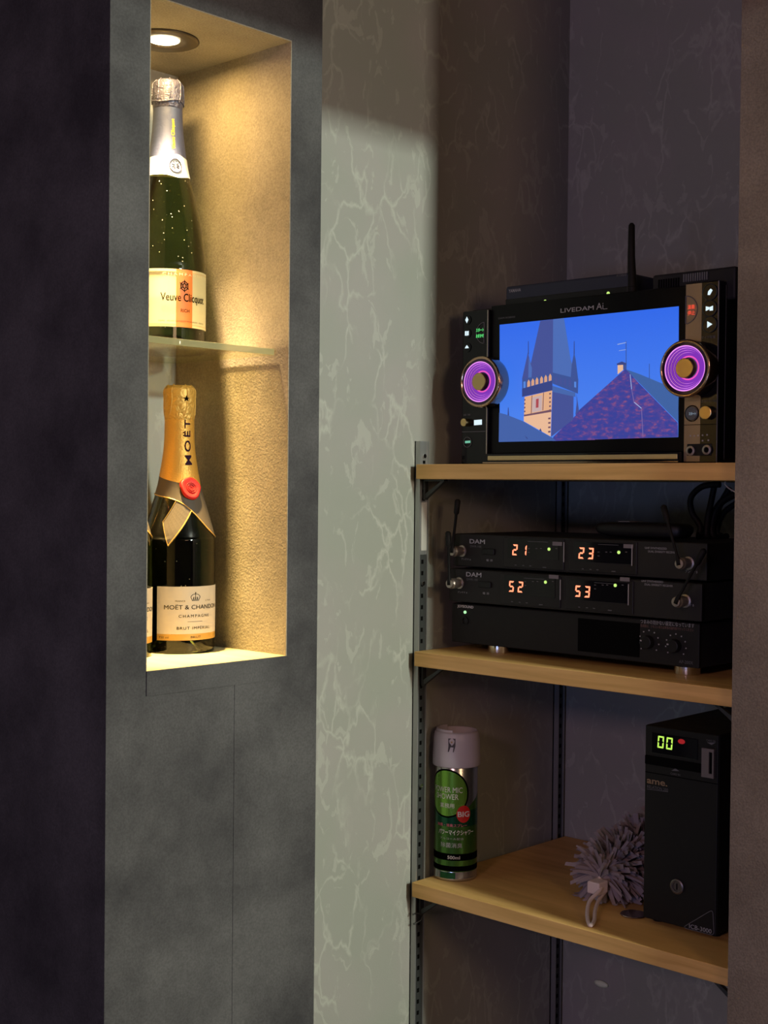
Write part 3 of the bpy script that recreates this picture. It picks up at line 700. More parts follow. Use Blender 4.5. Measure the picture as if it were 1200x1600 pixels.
# gallery
lay(Z1([(325, 850), (660, 790), (660, 880), (325, 960)]), s_dk2); lay(Z1([(655, 780), (935, 850), (930, 1010), (655, 900)]), s_dk2)
lay(Z1([(338, 880), (362, 875), (362, 945), (338, 950)]), s_lb); lay(Z1([(890, 880), (912, 880), (912, 945), (890, 940)]), s_lb)
for i, x in enumerate((380, 425, 470, 520, 566, 614)):
    y = 870-i*13; lay(Z1([(x, y+70), (x, y+18), (x+15, y-14), (x+31, y+12), (x+31, y+60)]), s_arch)
for i, x in enumerate((680, 730, 780, 830)):
    y = 828+i*10; lay(Z1([(x, y+70), (x, y+10), (x+14, y-8), (x+30, y+16), (x+30, y+82)]), s_spD)
lay(Z1([(325, 955), (655, 870), (655, 975), (325, 1045)]), s_dk); lay(Z1([(655, 925), (905, 1000), (905, 1045), (655, 990)]), s_blt)
# shaft
lay(Z1([(655, 990), (885, 1040), (882, 1290), (640, 1480)]), s_spD); lay(Z1([(915, 1000), (945, 1200), (905, 1240), (920, 1100)]), s_spD)
lay(Z1([(353, 1045), (653, 975), (636, 1475), (345, 1310)]), s_lit); lay(Z1([(345, 1255), (640, 1205), (636, 1475), (345, 1310)]), s_litp)
lay(Z1([(347, 1240), (645, 1182), (645, 1208), (347, 1258)]), s_brn); lay(Z1([(430, 1030), (438, 1028), (430, 1222), (422, 1224)]), s_brn); lay(Z1([(556, 1000), (564, 998), (556, 1190), (548, 1192)]), s_brn)
lay(Z1([(440, 1050), (545, 1028), (540, 1195), (436, 1215)]), s_clock); lay(Z1([(478, 1070), (508, 1062), (505, 1160), (476, 1165)]), s_red)
for i in range(5): lay(Z1([(622, 1003+i*45), (640, 1000+i*45), (640, 1018+i*45), (622, 1022+i*45)]), s_brn); lay(Z1([(350, 1070+i*42), (364, 1067+i*42), (364, 1084+i*42), (350, 1088+i*42)]), s_brn)
for i in range(4): lay(Z1([(612, 1272+i*48), (638, 1268+i*48), (638, 1288+i*48), (612, 1290+i*48)]), s_brn)
lay(Z1([(80, 1218), (150, 1235), (340, 1310), (500, 1405), (660, 1490), (700, 1522), (75, 1535)]), s_roofL); lay(Z1([(176, 1160), (182, 1160), (188, 1250), (172, 1245)]), s_dk); lay(Z1([(515, 1410), (530, 1385), (545, 1425)]), s_dk); lay(Z1([(355, 1460), (395, 1500), (380, 1500)]), s_dk)

obj('screen', pic, smats, k)
# lettering on the bezel
face_text('LIVEDAM', 876, 489, 928, .0058, XSC-.0004, PRINT, k, bold=.01); face_text('Ai', 932, 484, 943, .0088, XSC-.0004, PRINT, k); face_text('DAM-XG8000', 779, 499, 805, .0026, XSC-.0004, PRINTD, k)
face_poly([(943, 482.5), (949, 481.8), (949, 482.8), (943, 483.5)], XSC, PRINT, k, 'logo_line')
# dials
def dial(cpx, cpy, ring_mat, parent):
    x0 = XF-.022; c = at(cpx, cpy, 0, x0); R = .0365
    d = obj('dial', lathe([(R*.97, XF), (R*1.0, XF-.004), (R, x0+.002), (R*.985, x0), (R*.90, x0-.001), (R*.885, x0+.0012)], 72, 'X', (0, c.y, c.z)), ring_mat, parent, smooth=True)
    obj('dial_face', lathe([(R*.885, x0+.0008), (R*.885, x0+.0000), (R*.80, x0-.0002)], 64, 'X', (0, c.y, c.z)), mat('violet_glass', (.03, .012, .05), .12), d)
    for i, (r0, r1, M) in enumerate(((.790, .745, E_PINK), (.745, .70, E_PURP), (.70, .682, E_PINK), (.682, .62, E_PURP), (.62, .608, E_PINK), (.608, .54, E_PURP), (.54, .53, E_PINK), (.53, .36, E_PURP), (.42, .37, E_MAG))):
        sh = i*.0016*.0; yy = c.y-(i*.00075); xx = x0-.0004-i*.00012       # the rings drift sideways like reflections between two mirrors
        rr = [(R*r0, xx), (R*r0, xx-.0001), (R*r1, xx-.0001), (R*r1, xx)]
        obj('light_ring', lathe(rr, 64, 'X', (0, yy, c.z), closed=True), M, d)
    obj('dial_cap', lathe([(R*.34, x0), (R*.34, x0-.004), (R*.32, x0-.0046), (.0004, x0-.0046)], 48, 'X', (0, c.y-.0015, c.z)), GOLDM, d, smooth=False)
    return d
dial(749.5, 596.5, BRONZE, lcx); dial(1070, 575.5, BRONZE, rcx)
def key(px, py, r, M, glyph, gm, parent):
    c = g(px, py); b = disc_x('button', c, r, XF-.0012, XF+.001, GLOSS, parent, 28)
    bm = bmesh.new()
    for pts in glyph: bm.faces.new([bm.verts.new((XF-.0016, c.y-u, c.z+v)) for u, v in pts])

    obj('lit_symbol', bm, gm, b); return b
dia = [[(0, .0050), (.0030, 0), (0, -.0050), (-.0030, 0)]]
sq2 = [[(-.0036, -.003), (-.0002, -.0034), (-.0002, .0034), (-.0036, .0034)], [(.0002, -.0034), (.0036, -.003), (.0036, .0034), (.0002, .003)]]
tri = [[(-.0038, -.0012), (.0038, -.0012), (.0024, .0012), (0, .0034), (-.0024, .0012)]]
for py, gl in ((500, dia), (521, sq2), (543, tri)): key(730.5, py, .0070, GLOSS, gl, E_WHITE, lcx)
for px, py, gl in ((1110, 456.5, [[(-.003, -.0034), (.0004, -.0038), (.0040, .0020), (.0012, .0042), (-.0024, .0010)]]), (1109.5, 482, [[(-.0052, -.003), (0, -.0012), (0, .0016), (-.0052, .003)], [(.0002, -.003), (.0050, -.003), (.0050, .003), (.0002, .0016)]]), (1109.5, 507, [[(-.0032, -.0042), (.0042, 0), (-.0032, .0042)]])):
    b = key(px, py, .0100, GLOSS, gl, E_WHITE, rcx)
    c = g(px, py); obj('button_ring', lathe([(.0100, XF-.0006), (.0104, XF-.0016), (.0096, XF-.0018), (.0094, XF-.0008)], 32, 'X', (0, c.y, c.z), closed=True), mat('blue_black_ring', (.02, .03, .045), .25), b)
# D-shaped keys
def dkey(px, py, side, R, M, parent, w1='', w2=''):
    c = g(px, py); bm = bmesh.new(); pts = [(side*R*math.sin(a)*.95, R*math.cos(a)) for a in [i*PI/20 for i in range(21)]]
    tube(bm, [(XF-.0008, c.y-u, c.z+v) for u, v in pts+[pts[0]]], .0006, 6)
    o = obj('round_key', bm, M, parent)
    return o
o = dkey(757, 520, -1, .0150, PRINTD, lcx)
for i, (s_, z_) in enumerate((('スタート', 0), ('おまかせ', 0))):
    face_text(s_, 744, 519+i*9, 756, .0052, XF-.0012, E_GREEN, o, 'lit_lettering', bold=.03)
o = dkey(1072, 484.5, 1, .0175, PRINTD, rcx)
for i, s_ in enumerate(('演奏', '停止')): face_text(s_, 1074.5, 484+i*9, 1086, .0060, XF-.0012, E_REDD, o, 'lit_lettering', bold=.02)
# golden reflection on the glossy right column, painted as a coloured strip
box('painted_reflection', (XF-.0003, g(1095, 600).y, ZT+.003), (XF+.0006, yr0-.001, H+.2605), mat('gold_reflection_paint', (.34, .27, .18), .25, .3), rcx)
# lower knobs
c = g(724, 660, XF-.009); disc_x('knob', c, .0058, XF-.009, XF, GOLDM, lcx, 28, .0006)
face_poly([(741, 656.5), (753, 655.5), (753, 663.5), (741, 664.5)], XF, E_WHITE, lcx, 'lit_symbol'); face_text('音質', 724, 650, 736, .0028, XF, PRINTD, lcx)
c = g(731, 691); obj('round_key', lathe([(.0072, XF-.0006), (.0076, XF-.0012), (.0068, XF-.0012)], 28, 'X', (0, c.y, c.z), closed=True), PRINTD, lcx)
face_poly([(727, 689), (735, 688.4), (735, 692), (727, 692.6)], XF, E_GREEND, lcx, 'lit_symbol')
c = g(1081.5, 646); kb = disc_x('button', c, .0085, XF-.0022, XF, mat('grey_blue_button', (.10, .12, .15), .25), rcx, 32, .0006)
obj('button_ring', lathe([(.0088, XF), (.0094, XF-.0014), (.0102, XF-.0012), (.0106, XF)], 36, 'X', (0, c.y, c.z), closed=True), GLOSS, kb)
face_text('スタート', 1076.5, 649, 1087.5, .0040, XF-.0026, E_WHITED, kb, 'lit_lettering', bold=.02)
c = g(1101.5, 644.5, XF-.008); disc_x('knob', c, .0086, XF-.008, XF, GOLDM, rcx, 36, .0008)
face_text('マイク音量', 1096, 530, 1118, .0038, XF, PRINTD, rcx); face_text('エコーレベル', 1096, 629, 1120, .0034, XF, PRINTD, rcx)
sk = obj('socket_plate', bx(bmesh.new(), (XF-.0012, g(1112, 703).y, g(1095, 712).z), (XF, g(1074, 703).y, g(1095, 693.5).z)), BLK, rcx, bevel=.006)
for px, py in ((1080.5, 704.5), (1106, 703)):
    c = g(px, py); obj('socket', lathe([(.0062, XF-.001), (.0062, XF-.0035), (.0036, XF-.0040), (.0034, XF-.0012)], 32, 'X', (0, c.y, c.z), closed=True), NICKEL, sk, smooth=False)
    disc_x('socket_hole', c, .0034, XF-.0018, XF-.001, HOLE, sk)
bm = bmesh.new()
for px, py in ((1079, 681), (1085, 681), (1091, 680.5), (1098, 680), (1105, 679.5), (1098, 688.5), (1107, 688)):
    c = g(px, py); bx(bm, (XF-.0005, c.y-.0010, c.z-.0010), (XF, c.y+.0010, c.z+.0010))
obj('indicator_marks', bm, PRINT, rcx)

# ------------------------------------------------------------------ network router on top
XRt = 1.562; zr = ztop+.0002
ya, yb = at(790, 460, 0, XRt).y, at(983, 440, 0, XRt).y
t = thing('router', 'flat dark blue network router lying on top of the karaoke machine', 'router', (XRt, (ya+yb)/2, zr))
zt_ = at(790, 448, 0, XRt).z
obj('case', bx(bmesh.new(), (XRt, yb, zr), (XRt+.14, ya, zt_)), NAVY, t, bevel=.003)
box('lower_band', (XRt-.0015, yb+.001, zr), (XRt+.003, ya-.001, zr+.011), BLK, t, bevel=.0008)
a = at(987, 440, 0, XRt+.004)
obj('antenna', tube(bmesh.new(), [(XRt+.004, a.y-.001, zr+.006), (XRt+.004, a.y-.001, zr+.012), (XRt+.004, at(986.5, 400, 0, XRt+.004).y, zr+.05), (XRt+.004, at(987, 352, 0, XRt+.004).y, at(987, 352, 0, XRt+.004).z), (XRt+.004, at(987, 350, 0, XRt+.004).y, at(987, 348.5, 0, XRt+.004).z)], [.0062, .0060, .0050, .0042, .002], 14), RUB, t, smooth=True)
obj('antenna_joint', lathe([(.0065, zr+.0005), (.0065, zr+.010), (.005, zr+.012)], 20, 'Z', (XRt+.004, a.y-.001, 0)), RUB, t)
face_text('YAMAHA', 795, 457.5, 814, .0046, XRt, PRINT, t, bold=.01); face_text('RTX830', 964, 432.5, 979, .0030, XRt, PRINTD, t)
for px, py in ((852, 471), (950.5, 458.5)):
    c = at(px, py, 0, XRt-.0015); disc_x('indicator_light', c, .0024, XRt-.0022, XRt-.001, E_YG, t, 16)
face_text('POWER', 846, 464, 855, .0016, XRt, PRINTD, t); face_text('STATUS', 861, 462.5, 872, .0016, XRt, PRINTD, t)

# ------------------------------------------------------------------ the two wireless receivers
def receiver(xf, z0, z1, dpx, nums, label, mp, left, right, whips):
    ya, yb = at(left, 900, 0, xf).y, at(right, 900, 0, xf).y
    t = thing('wireless_receiver', label, 'receiver', (xf, (ya+yb)/2, z0), 'stacked wireless receivers')
    obj('case', bx(bmesh.new(), (xf+.003, yb+.002, z0), (XB-.12, ya-.002, z1)), BLKM, t, bevel=.001)
    fp = obj('front_panel', bx(bmesh.new(), (xf, yb, z0+.0006), (xf+.004, ya, z1-.0004)), mat('receiver_panel', (.017, .016, .015), .55, spec=.3), t, bevel=.0008)
    Q = lambda px, py: (px+dpx[0], py+dpx[1])
    F = lambda px, py: at(*Q(px, py), 0, xf)
    face_text('DAM', *Q(734, 849), Q(758, 0)[0], .0064, xf, PRINTW if False else PRINT, fp, bold=.02); face_text('DWR-100', *Q(735, 855), Q(752, 0)[0], .0030, xf, PRINTD, fp)
    face_text('アンテナ A', *Q(721, 875), Q(736, 0)[0], .0028, xf, PRINT, fp); face_text('電 源', *Q(760, 877), Q(770, 0)[0], .0032, xf, PRINT, fp)
    a, b = F(754, 866), F(774, 858); sw = obj('power_switch', bx(bmesh.new(), (xf-.003, b.y, a.z), (xf, a.y, b.z)), BLK, fp, bevel=.0012)
    for i, (px0, px1, top0) in enumerate(((790, 886, 839), (886+7, 1000, 845))):
        # tinted display windows
        dy = 0
        a = F(px0, 868+(i*8)); b = F(px1-3, 842+i*8)
        wz0, wz1 = z0+.0055, z1-.0045
        md = obj('display_module', bx(bmesh.new(), (xf-.0016, at(*Q(px1-4, 860), 0, xf).y, z0+.003), (xf, at(*Q(px0-2, 860), 0, xf).y, z1-.0025)), mat('module_panel', (.014, .012, .013), .4, spec=.3), fp, bevel=.0006)
        win = box('window', (xf-.0022, at(*Q(px1-12, 860), 0, xf).y, z0+.0165), (xf-.0015, at(*Q(px0+5, 860), 0, xf).y, z1-.0045), GLOSS, md)
        gx = (797, 900.5)[i]; yy = at(*Q(gx+3, 860), 0, xf-.003).y
        bm = bmesh.new(); zz = z0+.0205
        wd = .0087; yy2 = at(*Q((814, 918)[i], 860), 0, xf-.003).y
        seven(bm, nums[i][0], xf-.0026, yy, zz, wd, .0152, .0022); seven(bm, nums[i][1], xf-.0026, yy2, zz, wd, .0152, .0022)
        obj('red_digits', bm, E_RED, md)
        lx, ly = ((859.5, 858), (968.5, 863))[i]; c = F(lx, ly); disc_x('indicator_light', c, .0022, xf-.0030, xf-.002, E_YG, md, 14)
        sx, sy = ((865, 849), (976, 853))[i]; aa, bb = F(sx, sy+3.2), F(sx+15, sy-2.2); box('sticker', (xf-.0028, bb.y, aa.z), (xf-.0022, aa.y, aa.z+.0052), STICK, md)
        vx = (881.5, 988)[i]; aa = F(vx, 0); zz_ = z1-.005; c = at(*Q(vx, 860), 0, xf-.002); box('level_mark', (xf-.0030, c.y-.0006, z0+.0145), (xf-.0022, c.y+.0006, z1-.006), PRINT, md)
        bxm = lambda lo, hi: box('panel_mark', lo, hi, PRINTD, md)
        for u, v in ((828, 0), (840, 0), (847, 0), (828, 6), (871, 0)):
            c = F(u+(109*i), 857+v+i*5.5); bxm((xf-.0028, c.y-.0014, c.z-.0005), (xf-.0022, c.y+.0014, c.z+.0005))
        for u in (807, 819, 830): c = F(u+(105*i), 884.5-5+.0+i*5); bxm((xf-.0022, c.y-.0016, z0+.0062), (xf-.0016, c.y+.0016, z0+.0072))
        c = F(852+108*i, 880); bxm((xf-.0022, c.y-.0030, z0+.0052), (xf-.0016, c.y+.0030, z0+.0064))
        aa, bb = F(830+110*i, 0), F(858+110*i, 0); y0_ = at(*Q(826+110*i, 850), 0, xf).y; y1_ = at(*Q(858+110*i, 850), 0, xf).y; bxm((xf-.0028, y1_, z1-.0072), (xf-.0022, y0_, z1-.0067))
    face_text('UHF SYNTHESIZED', *Q(1008, 857.5), Q(1042, 0)[0], .0026, xf, PRINT, fp); face_text('DUAL DIVERSITY RECEIVER', *Q(1013, 863), Q(1057, 0)[0], .0026, xf, PRINT, fp)
    face_text('アンテナ B', *Q(1071, 895), Q(1090, 0)[0], .0034, xf, PRINT, fp)
    for (cx_, cy_), pts in whips:
        c = at(cx_, cy_, 0, xf)
        cn = obj('antenna_socket', lathe([(.0085, xf), (.0085, xf-.0014), (.0062, xf-.002), (.0062, xf-.009), (.0076, xf-.0095), (.0076, xf-.0185), (.0066, xf-.0205), (.0060, xf-.0235), (.0025, xf-.0240)], 24, 'X', (0, c.y, c.z)), NICKEL, fp)
        P0 = Vector((xf-.0225, c.y, c.z)); P1 = at(*pts[0], 0, xf-.022); P2 = at(*pts[1], 0, xf-.022)
        dv = P2-P0
        obj('antenna', tube(bmesh.new(), [P0-Vector((0, 0, .002)), P0+dv*.05, P0+dv*.15, P0+dv*.70, P0+dv*.74, P0+dv*.97, P2], [.0034, .0034, .0018, .0022, .0040, .0042, .002], 12), RUB, cn, smooth=True)
    return t
receiver(1.540, H-.1150, H-.0672, (0, 0), ('21', '23'), 'black wireless receiver with red numbers 21 and 23, upper of the pair', 0, 708, 1104,
         [((722, 861), ((712, 850), (715.5, 780))), ((1076, 880), ((1056, 870), (1036, 789)))])
receiver(1.531, H-.1660, H-.1180, (-5.5, 51.5), ('52', '53'), 'black wireless receiver with red numbers 52 and 53, lower of the pair', 0, 702, 1097,
         [((718, 911), ((705, 905), (700, 830))), ((1071, 939), ((1060, 930), (1101, 858)))])

# ------------------------------------------------------------------ amplifier
xa = 1.538; za0, za1 = ZM+.0115, H-.1690
ya, yb = at(706, 980, 0, xa).y, at(1093, 980, 0, xa).y
t = thing('power_amplifier', 'wide black amplifier on round silver feet under the two receivers', 'amplifier', (xa, (ya+yb)/2, ZM))
obj('case', bx(bmesh.new(), (xa+.002, yb+.001, za0), (XB-.07, ya-.001, za1)), BLKM, t, bevel=.001)
ap = obj('front_panel', bx(bmesh.new(), (xa, yb, za0), (xa+.003, ya, za1-.0005)), mat('amp_panel', (.013, .013, .012), .6, spec=.25), t, bevel=.001)
obj('dark_recess', bx(bmesh.new(), (xa-.0006, at(1000, 980, 0, xa).y, za0+.006), (xa+.001, at(903, 980, 0, xa).y, za1-.006)), HOLE, ap, bevel=.004)
face_text('JOYSOUND', 715, 950, 740, .0050, xa, PRINTW, ap, bold=.03)
c = at(727, 956.5, 0, xa); disc_x('indicator_light', c, .0022, xa-.0012, xa, E_GREENL if False else emi('pale_green_led', (.45, 1, .45), 1.2), ap, 16)
c = at(727, 970, 0, xa); obj('push_button', lathe([(.0062, xa), (.0062, xa-.0018), (.0048, xa-.0020), (.0040, xa-.0006), (.0018, xa-.0012), (.0004, xa-.0014)], 28, 'X', (0, c.y, c.z)), BLK, ap)
face_text('つまみの効かない設定になっています', 1001, 974, 1085, .0058, xa, PRINT, ap); face_text('各調整は、リモコンまたは本体の操作部で行ってください', 1001, 979.5, 1084, .0038, xa, mat('dull_red_print', (.20, .10, .09), .6), ap)
face_text('AP-200X', 1061, 1036, 1083, .0040, xa, PRINTD, ap)
for cx_, cy_ in ((1014, 1003), (1056, 1009)):
    c = at(cx_, cy_, 0, xa); disc_x('rotary_knob', c, .0085, xa-.010, xa, BLK, ap, 32, .001)
    mk = bmesh.new()
    for i in range(9):
        a = math.radians(220-i*32.5); yy, zz = c.y-.0150*math.cos(a), c.z+.0150*math.sin(a); bx(mk, (xa-.0004, yy-.0008, zz-.0008), (xa, yy+.0008, zz+.0008))
    bx(mk, (xa-.0108, c.y+.0045, c.z+.0012), (xa-.0100, c.y+.0070, c.z+.0030)); obj('scale_marks', mk, PRINT, ap)
for px, X in ((781, xa+.022), (1074, xa+.022)):
    c = at(px, 1014 if px < 900 else 1050, 0, X); obj('foot', lathe([(.0165, ZM), (.0170, ZM+.001), (.0170, ZM+.0105), (.0165, ZM+.0115)], 36, 'Z', (X, c.y, 0)), CHROME, t, smooth=False)
for px in (781, 1074):
    c = at(px, 1014, 0, xa+.022); obj('foot', lathe([(.0165, ZM), (.0170, ZM+.001), (.0170, ZM+.0105), (.0165, ZM+.0115)], 24, 'Z', (XB-.10, c.y, 0)), CHROME, t)

# ------------------------------------------------------------------ black handheld on the receivers, cables
zt1 = H-.0672
A = at(938, 840, 0, 1.60); Bp = at(1075, 838, 0, 1.60)
dv = Vector((0, Bp.y-A.y, 0)); bm = bmesh.new(); rings = []
prof = [(0, .004, .012), (.04, .0075, .016), (.12, .0092, .018), (.30, .0105, .019), (.60, .0110, .020), (.85, .0108, .020), (.96, .0095, .018), (1.0, .005, .014)]
for u, hz, hx in prof:
    q = A+dv*u; cz = zt1+.0118
    rings.append([bm.verts.new((1.60+hx*math.copysign(abs(math.cos(a))**.5, math.cos(a)), q.y, cz+.35*(.011-hz)+hz*math.copysign(abs(math.sin(a))**.5, math.sin(a)))) for a in [i*2*PI/20 for i in range(20)]])
for a, b in zip(rings, rings[1:]):
    for i in range(20): bm.faces.new((a[i], a[(i+1) % 20], b[(i+1) % 20], b[i]))
bm.faces.new(rings[0]); bm.faces.new(rings[-1])
t = thing('remote_control', 'black handheld remote lying on top of the upper receiver', 'remote control', (1.60, A.y, zt1+.0002))
obj('body', bm, BLK, t, smooth=True)
c = A+dv*.33; box('band', (1.584, c.y-.012, zt1+.0226), (1.616, c.y+.006, zt1+.0238), PRINTD, t)
cab = [((1092, 852), (1094, 822), (1081, 800), (1080, 777), (1098, 760), (1125, 757)), ((1100, 852), (1101, 815), (1108, 780), (1112, 760)), ((1107, 852), (1104, 818), (1118, 786), (1150, 768)), ((1112, 852), (1106, 822), (1112, 792), (1128, 762)), ((1097, 852), (1103, 832), (1116, 800), (1160, 772))]
for i, pts in enumerate(cab):
    X = 1.66+.012*i
    P = [at(a+i*4, b, 0, X) for a, b in pts]; P[0].z = zt1+.003; P = [Vector((X+.02, P[0].y, zt1+.0035))]+P
    lb = ('black cable looping high on the left of the bundle', 'black cable rising upright in the middle of the bundle', 'thick black cable leaning right out of the bundle', 'black cable behind the upright one in the bundle', 'lowest black cable running off behind the right wall')[i]
    tag(obj('cable', tube(bmesh.new(), spline(P, 8), .0042 if i != 2 else .0050, 10), RUB, smooth=True), lb+' above the receivers', 'cable', 'black cables above the receivers')
P = [at(a, b, 0, 1.500) for a, b in ((1133.5, 752.5), (1133, 757), (1139, 763), (1149, 769), (1160, 776))]
tag(obj('wire', tube(bmesh.new(), spline(P, 6), .0008, 8), mat('pale_wire', (.35, .33, .33), .4), smooth=True), 'thin pale wire hanging under the right end of the top board', 'wire')

# ------------------------------------------------------------------ spray can
R = .0315; cx, cy = 1.5475, 1.3060
cprof = [(.030, 0), (R, .003), (R, .163), (.0325, .164)]
K = Bottle(cx, cy, ZB, [(.0305, 0), (R, .002), (R, .170)])
t = thing('spray_can', 'green and silver spray can with pale lilac cap on the lowest board', 'spray can', (cx, cy, ZB))
SILV = mat('silver_can', (.50, .50, .48), .22, .9)
obj('can_body', lathe([(r, ZB+h) for r, h in ((.0285, .002), (.0312, 0), (.0322, .0022), (.0318, .005), (R, .006), (R, .168), (.029, .172), (.026, .174))], 64, 'Z', (cx, cy, 0)), SILV, t, smooth=True)
GRN = mat('green_metallic_print', (.075, .20, .035), .25, .7); GRND = mat('dark_green_metallic_print', (.012, .10, .045), .25, .7); LIME = mat('lime_metallic_print', (.20, .46, .06), .25, .7)
lb = K.patch('printed_sleeve', GRN, t, -PI, PI, .014, lambda q: .103+.024*max(0, math.sin(q-.4)), .0002, 72, 3)
K.patch('black_band', INK, lb, -PI, PI, .0305, .0405, .0004, 64, 1); K.patch('black_band', INK, lb, -PI, PI, .0150, .0225, .0004, 64, 1)
K.patch('dark_band', GRND, lb, -PI, PI, .080, .1035, .0003, 64, 1)
ecx, ech, er = -.46, .128, .036
disc = [(ecx+.80*math.cos(a), ech+er*math.sin(a)) for a in [i*2*PI/48 for i in range(48)]]
def curved_disc(name, c, rw, rh, M, parent, off, n=48):
    bm = bmesh.new(); G = []
    for j in range(1, 9):
        G.append([bm.verts.new(K.pt(c[0]+rw*j/8*math.cos(a)/R, c[1]+rh*j/8*math.sin(a), off)) for a in [i*2*PI/n for i in range(n)]])
    bm.faces.new(G[0])
    for a, b in zip(G, G[1:]):
        for i in range(n): bm.faces.new((a[i], a[(i+1) % n], b[(i+1) % n], b[i]))
    return obj(name, bm, M, parent)
em = curved_disc('round_emblem', (ecx, ech), .0335, .0355, INK, lb, .0005); curved_disc('emblem_field', (ecx, ech), .0310, .0330, LIME, em, .0007)
K.text('POWER MIC', ecx+.02, .1335, .046, .0080, PRINTW, em, .0010); K.text('SHOWER', ecx+.0, .1235, .036, .0080, PRINTW, em, .0010); K.text('業務用', ecx+.03, .1105, .022, .0070, PRINTW, em, .0010)
bd = curved_disc('red_disc', (.36, .0985), .0105, .0125, mat('red_print', (.50, .012, .012), .4), lb, .0008); K.text('BIG', .36, .0985, .0175, .0080, PRINTW, bd, .0012, bold=.02)
K.text('除菌・消臭スプレー', -.20, .0820, .046, .0046, mat('pink_print', (.55, .12, .16), .5), lb, .0008, bold=.01); K.text('パワーマイクシャワー', .02, .0715, .056, .0078, PRINTW, lb, .0008, bold=.02); K.text('アルコール配合', -.2, .0625, .036, .0034, PRINT, lb, .0008)
K.text('除菌消臭', -.20, .0530, .032, .0072, PRINT, lb, .0008); K.text('500ml', -.08, .0352, .018, .0048, PRINTW, lb, .0008)
K.patch('green_patch', GRND, lb, -.75, .0, .0040, .0130, .0006, 16, 1)
LIL = mat('lilac_white_plastic', (.46, .42, .48), .4)
ch = .218
zc = [(r, ZB+h) for r, h in ((.0345, .1655), (.0352, .167), (.0350, .178), (.0338, .205), (.0325, .213), (.0305, .2165), (.0290, .2155), (.0285, .190), (.0005, .190))]
capo = obj('cap', lathe([(.030, ZB+.1660)]+zc, 64, 'Z', (cx, cy, 0)), LIL, t, smooth=True)
KB = Bottle(cx, cy, ZB, [(.0352, .16), (.0350, .178), (.0338, .205), (.0325, .213), (.0325, .24)])
# the raised collar, open at the back right
bm = bmesh.new(); G = []
for i in range(41):
    ph = -2.6+i*(2.4)/40; G.append([bm.verts.new(KB.pt(ph, h, o)) for h, o in ((.208, -.0005), (.2195, -.0030), (.2195, -.0055), (.208, -.0055))])
for a, b in zip(G, G[1:]):
    for j in range(4): bm.faces.new((a[j], b[j], b[(j+1) % 4], a[(j+1) % 4]))
bm.faces.new(G[0]); bm.faces.new(G[-1]); obj('cap_collar', bm, LIL, capo)
KB.poly('nozzle_opening', [(-.37, .2085), (-.05, .2085), (-.05, .1975), (-.12, .1890), (-.155, .1890), (-.13, .1960), (-.26, .1960), (-.33, .1890), (-.37, .1890), (-.35, .1975)], mat('cap_shadow_gap', (.05, .045, .06), .7), capo, .0004)
n0 = KB.pt(-.205, .2035, .0); dr = (KB.pt(-.205, .2035, 1)-n0).normalized()
obj('nozzle', tube(bmesh.new(), [n0-dr*.004, n0+dr*.0012], [.0034, .0034], 20), LIL, capo, smooth=False); obj('nozzle_tip', tube(bmesh.new(), [n0, n0+dr*.0020], .0014, 14), mat('amber_nozzle', (.35, .22, .08), .4), capo)

# ------------------------------------------------------------------ black banknote-style box
xi = 1.560; yi1, yi0 = at(1006, 1300, 0, xi).y, at(1121, 1300, 0, xi).y; zi0, zi1 = ZB+.006, H-.3105
t = thing('control_box', 'tall narrow black box with green 00 display and silver card slot', 'control unit', (xi, (yi0+yi1)/2, ZB))
obj('case', bx(bmesh.new(), (xi+.002, yi0, zi0), (XB-.03, yi1, zi1)), mat('box_case', (.009, .009, .008), .55, spec=.25), t, bevel=.0015)
fpn = obj('front_panel', bx(bmesh.new(), (xi, yi0+.0005, zi0), (xi+.003, yi1-.0005, zi1-.0005)), mat('box_panel', (.010, .010, .009), .5, spec=.25), t, bevel=.001)
for yy in (yi0+.012, yi1-.012):
    for xx in (xi+.02, XB-.06): obj('foot', lathe([(.007, ZB), (.008, zi0+.0005)], 20, 'Z', (xx, yy, 0)), RUB, t)
g2 = lambda px, py: at(px, py, 0, xi)
a, b = g2(1018, 1174), g2(1091, 1143)
win = obj('display_window', bx(bmesh.new(), (xi-.0010, b.y, at(1018, 1176, 0, xi).z), (xi+.001, a.y, at(1018, 1144, 0, xi).z)), GLOSS, fpn, bevel=.0008)
bm = bmesh.new(); dz = g2(1029, 1168).z; seven(bm, '0', xi-.0014, g2(1028, 1165).y, dz, .0092, .0158, .0021, .06); seven(bm, '0', xi-.0014, g2(1041.5, 1165).y, dz-.0002, .0092, .0158, .0021, .06);
obj('green_digits', bm, E_SEG, win)
c = g2(1065.5, 1158.5); obj('red_indicator', lathe([(.0052, xi-.001), (.0050, xi-.0016), (.0001, xi-.0020)], 24, 'X', (0, c.y, 0)), emi('dim_red_lens', (.55, .015, .02), .55), win)
bpy.data.objects['red_indicator'].data.transform(Matrix.Translation((0, 0, c.z)) @ Matrix.Diagonal((1, 1, .62, 1)))
c1 = g2(1040, 1183); obj('note_slot', bx(bmesh.new(), (xi-.0012, g2(1096, 1190).y, g2(1008, 1193).z), (xi+.001, g2(1008, 1190).y, g2(1008, 1179).z)), HOLE, fpn, bevel=.001)
box('panel_seam', (xi-.0004, yi0+.001, g2(1007, 1206).z), (xi+.0005, yi1-.001, g2(1007, 1206).z+.0010), HOLE, fpn)
face_poly([(1049.5, 1204), (1055.5, 1200.5), (1061.5, 1205)], xi, PRINTD, fpn, 'arrow_mark'); face_text('CARD IN', 1048, 1210, 1063, .0026, xi, PRINTD, fpn)
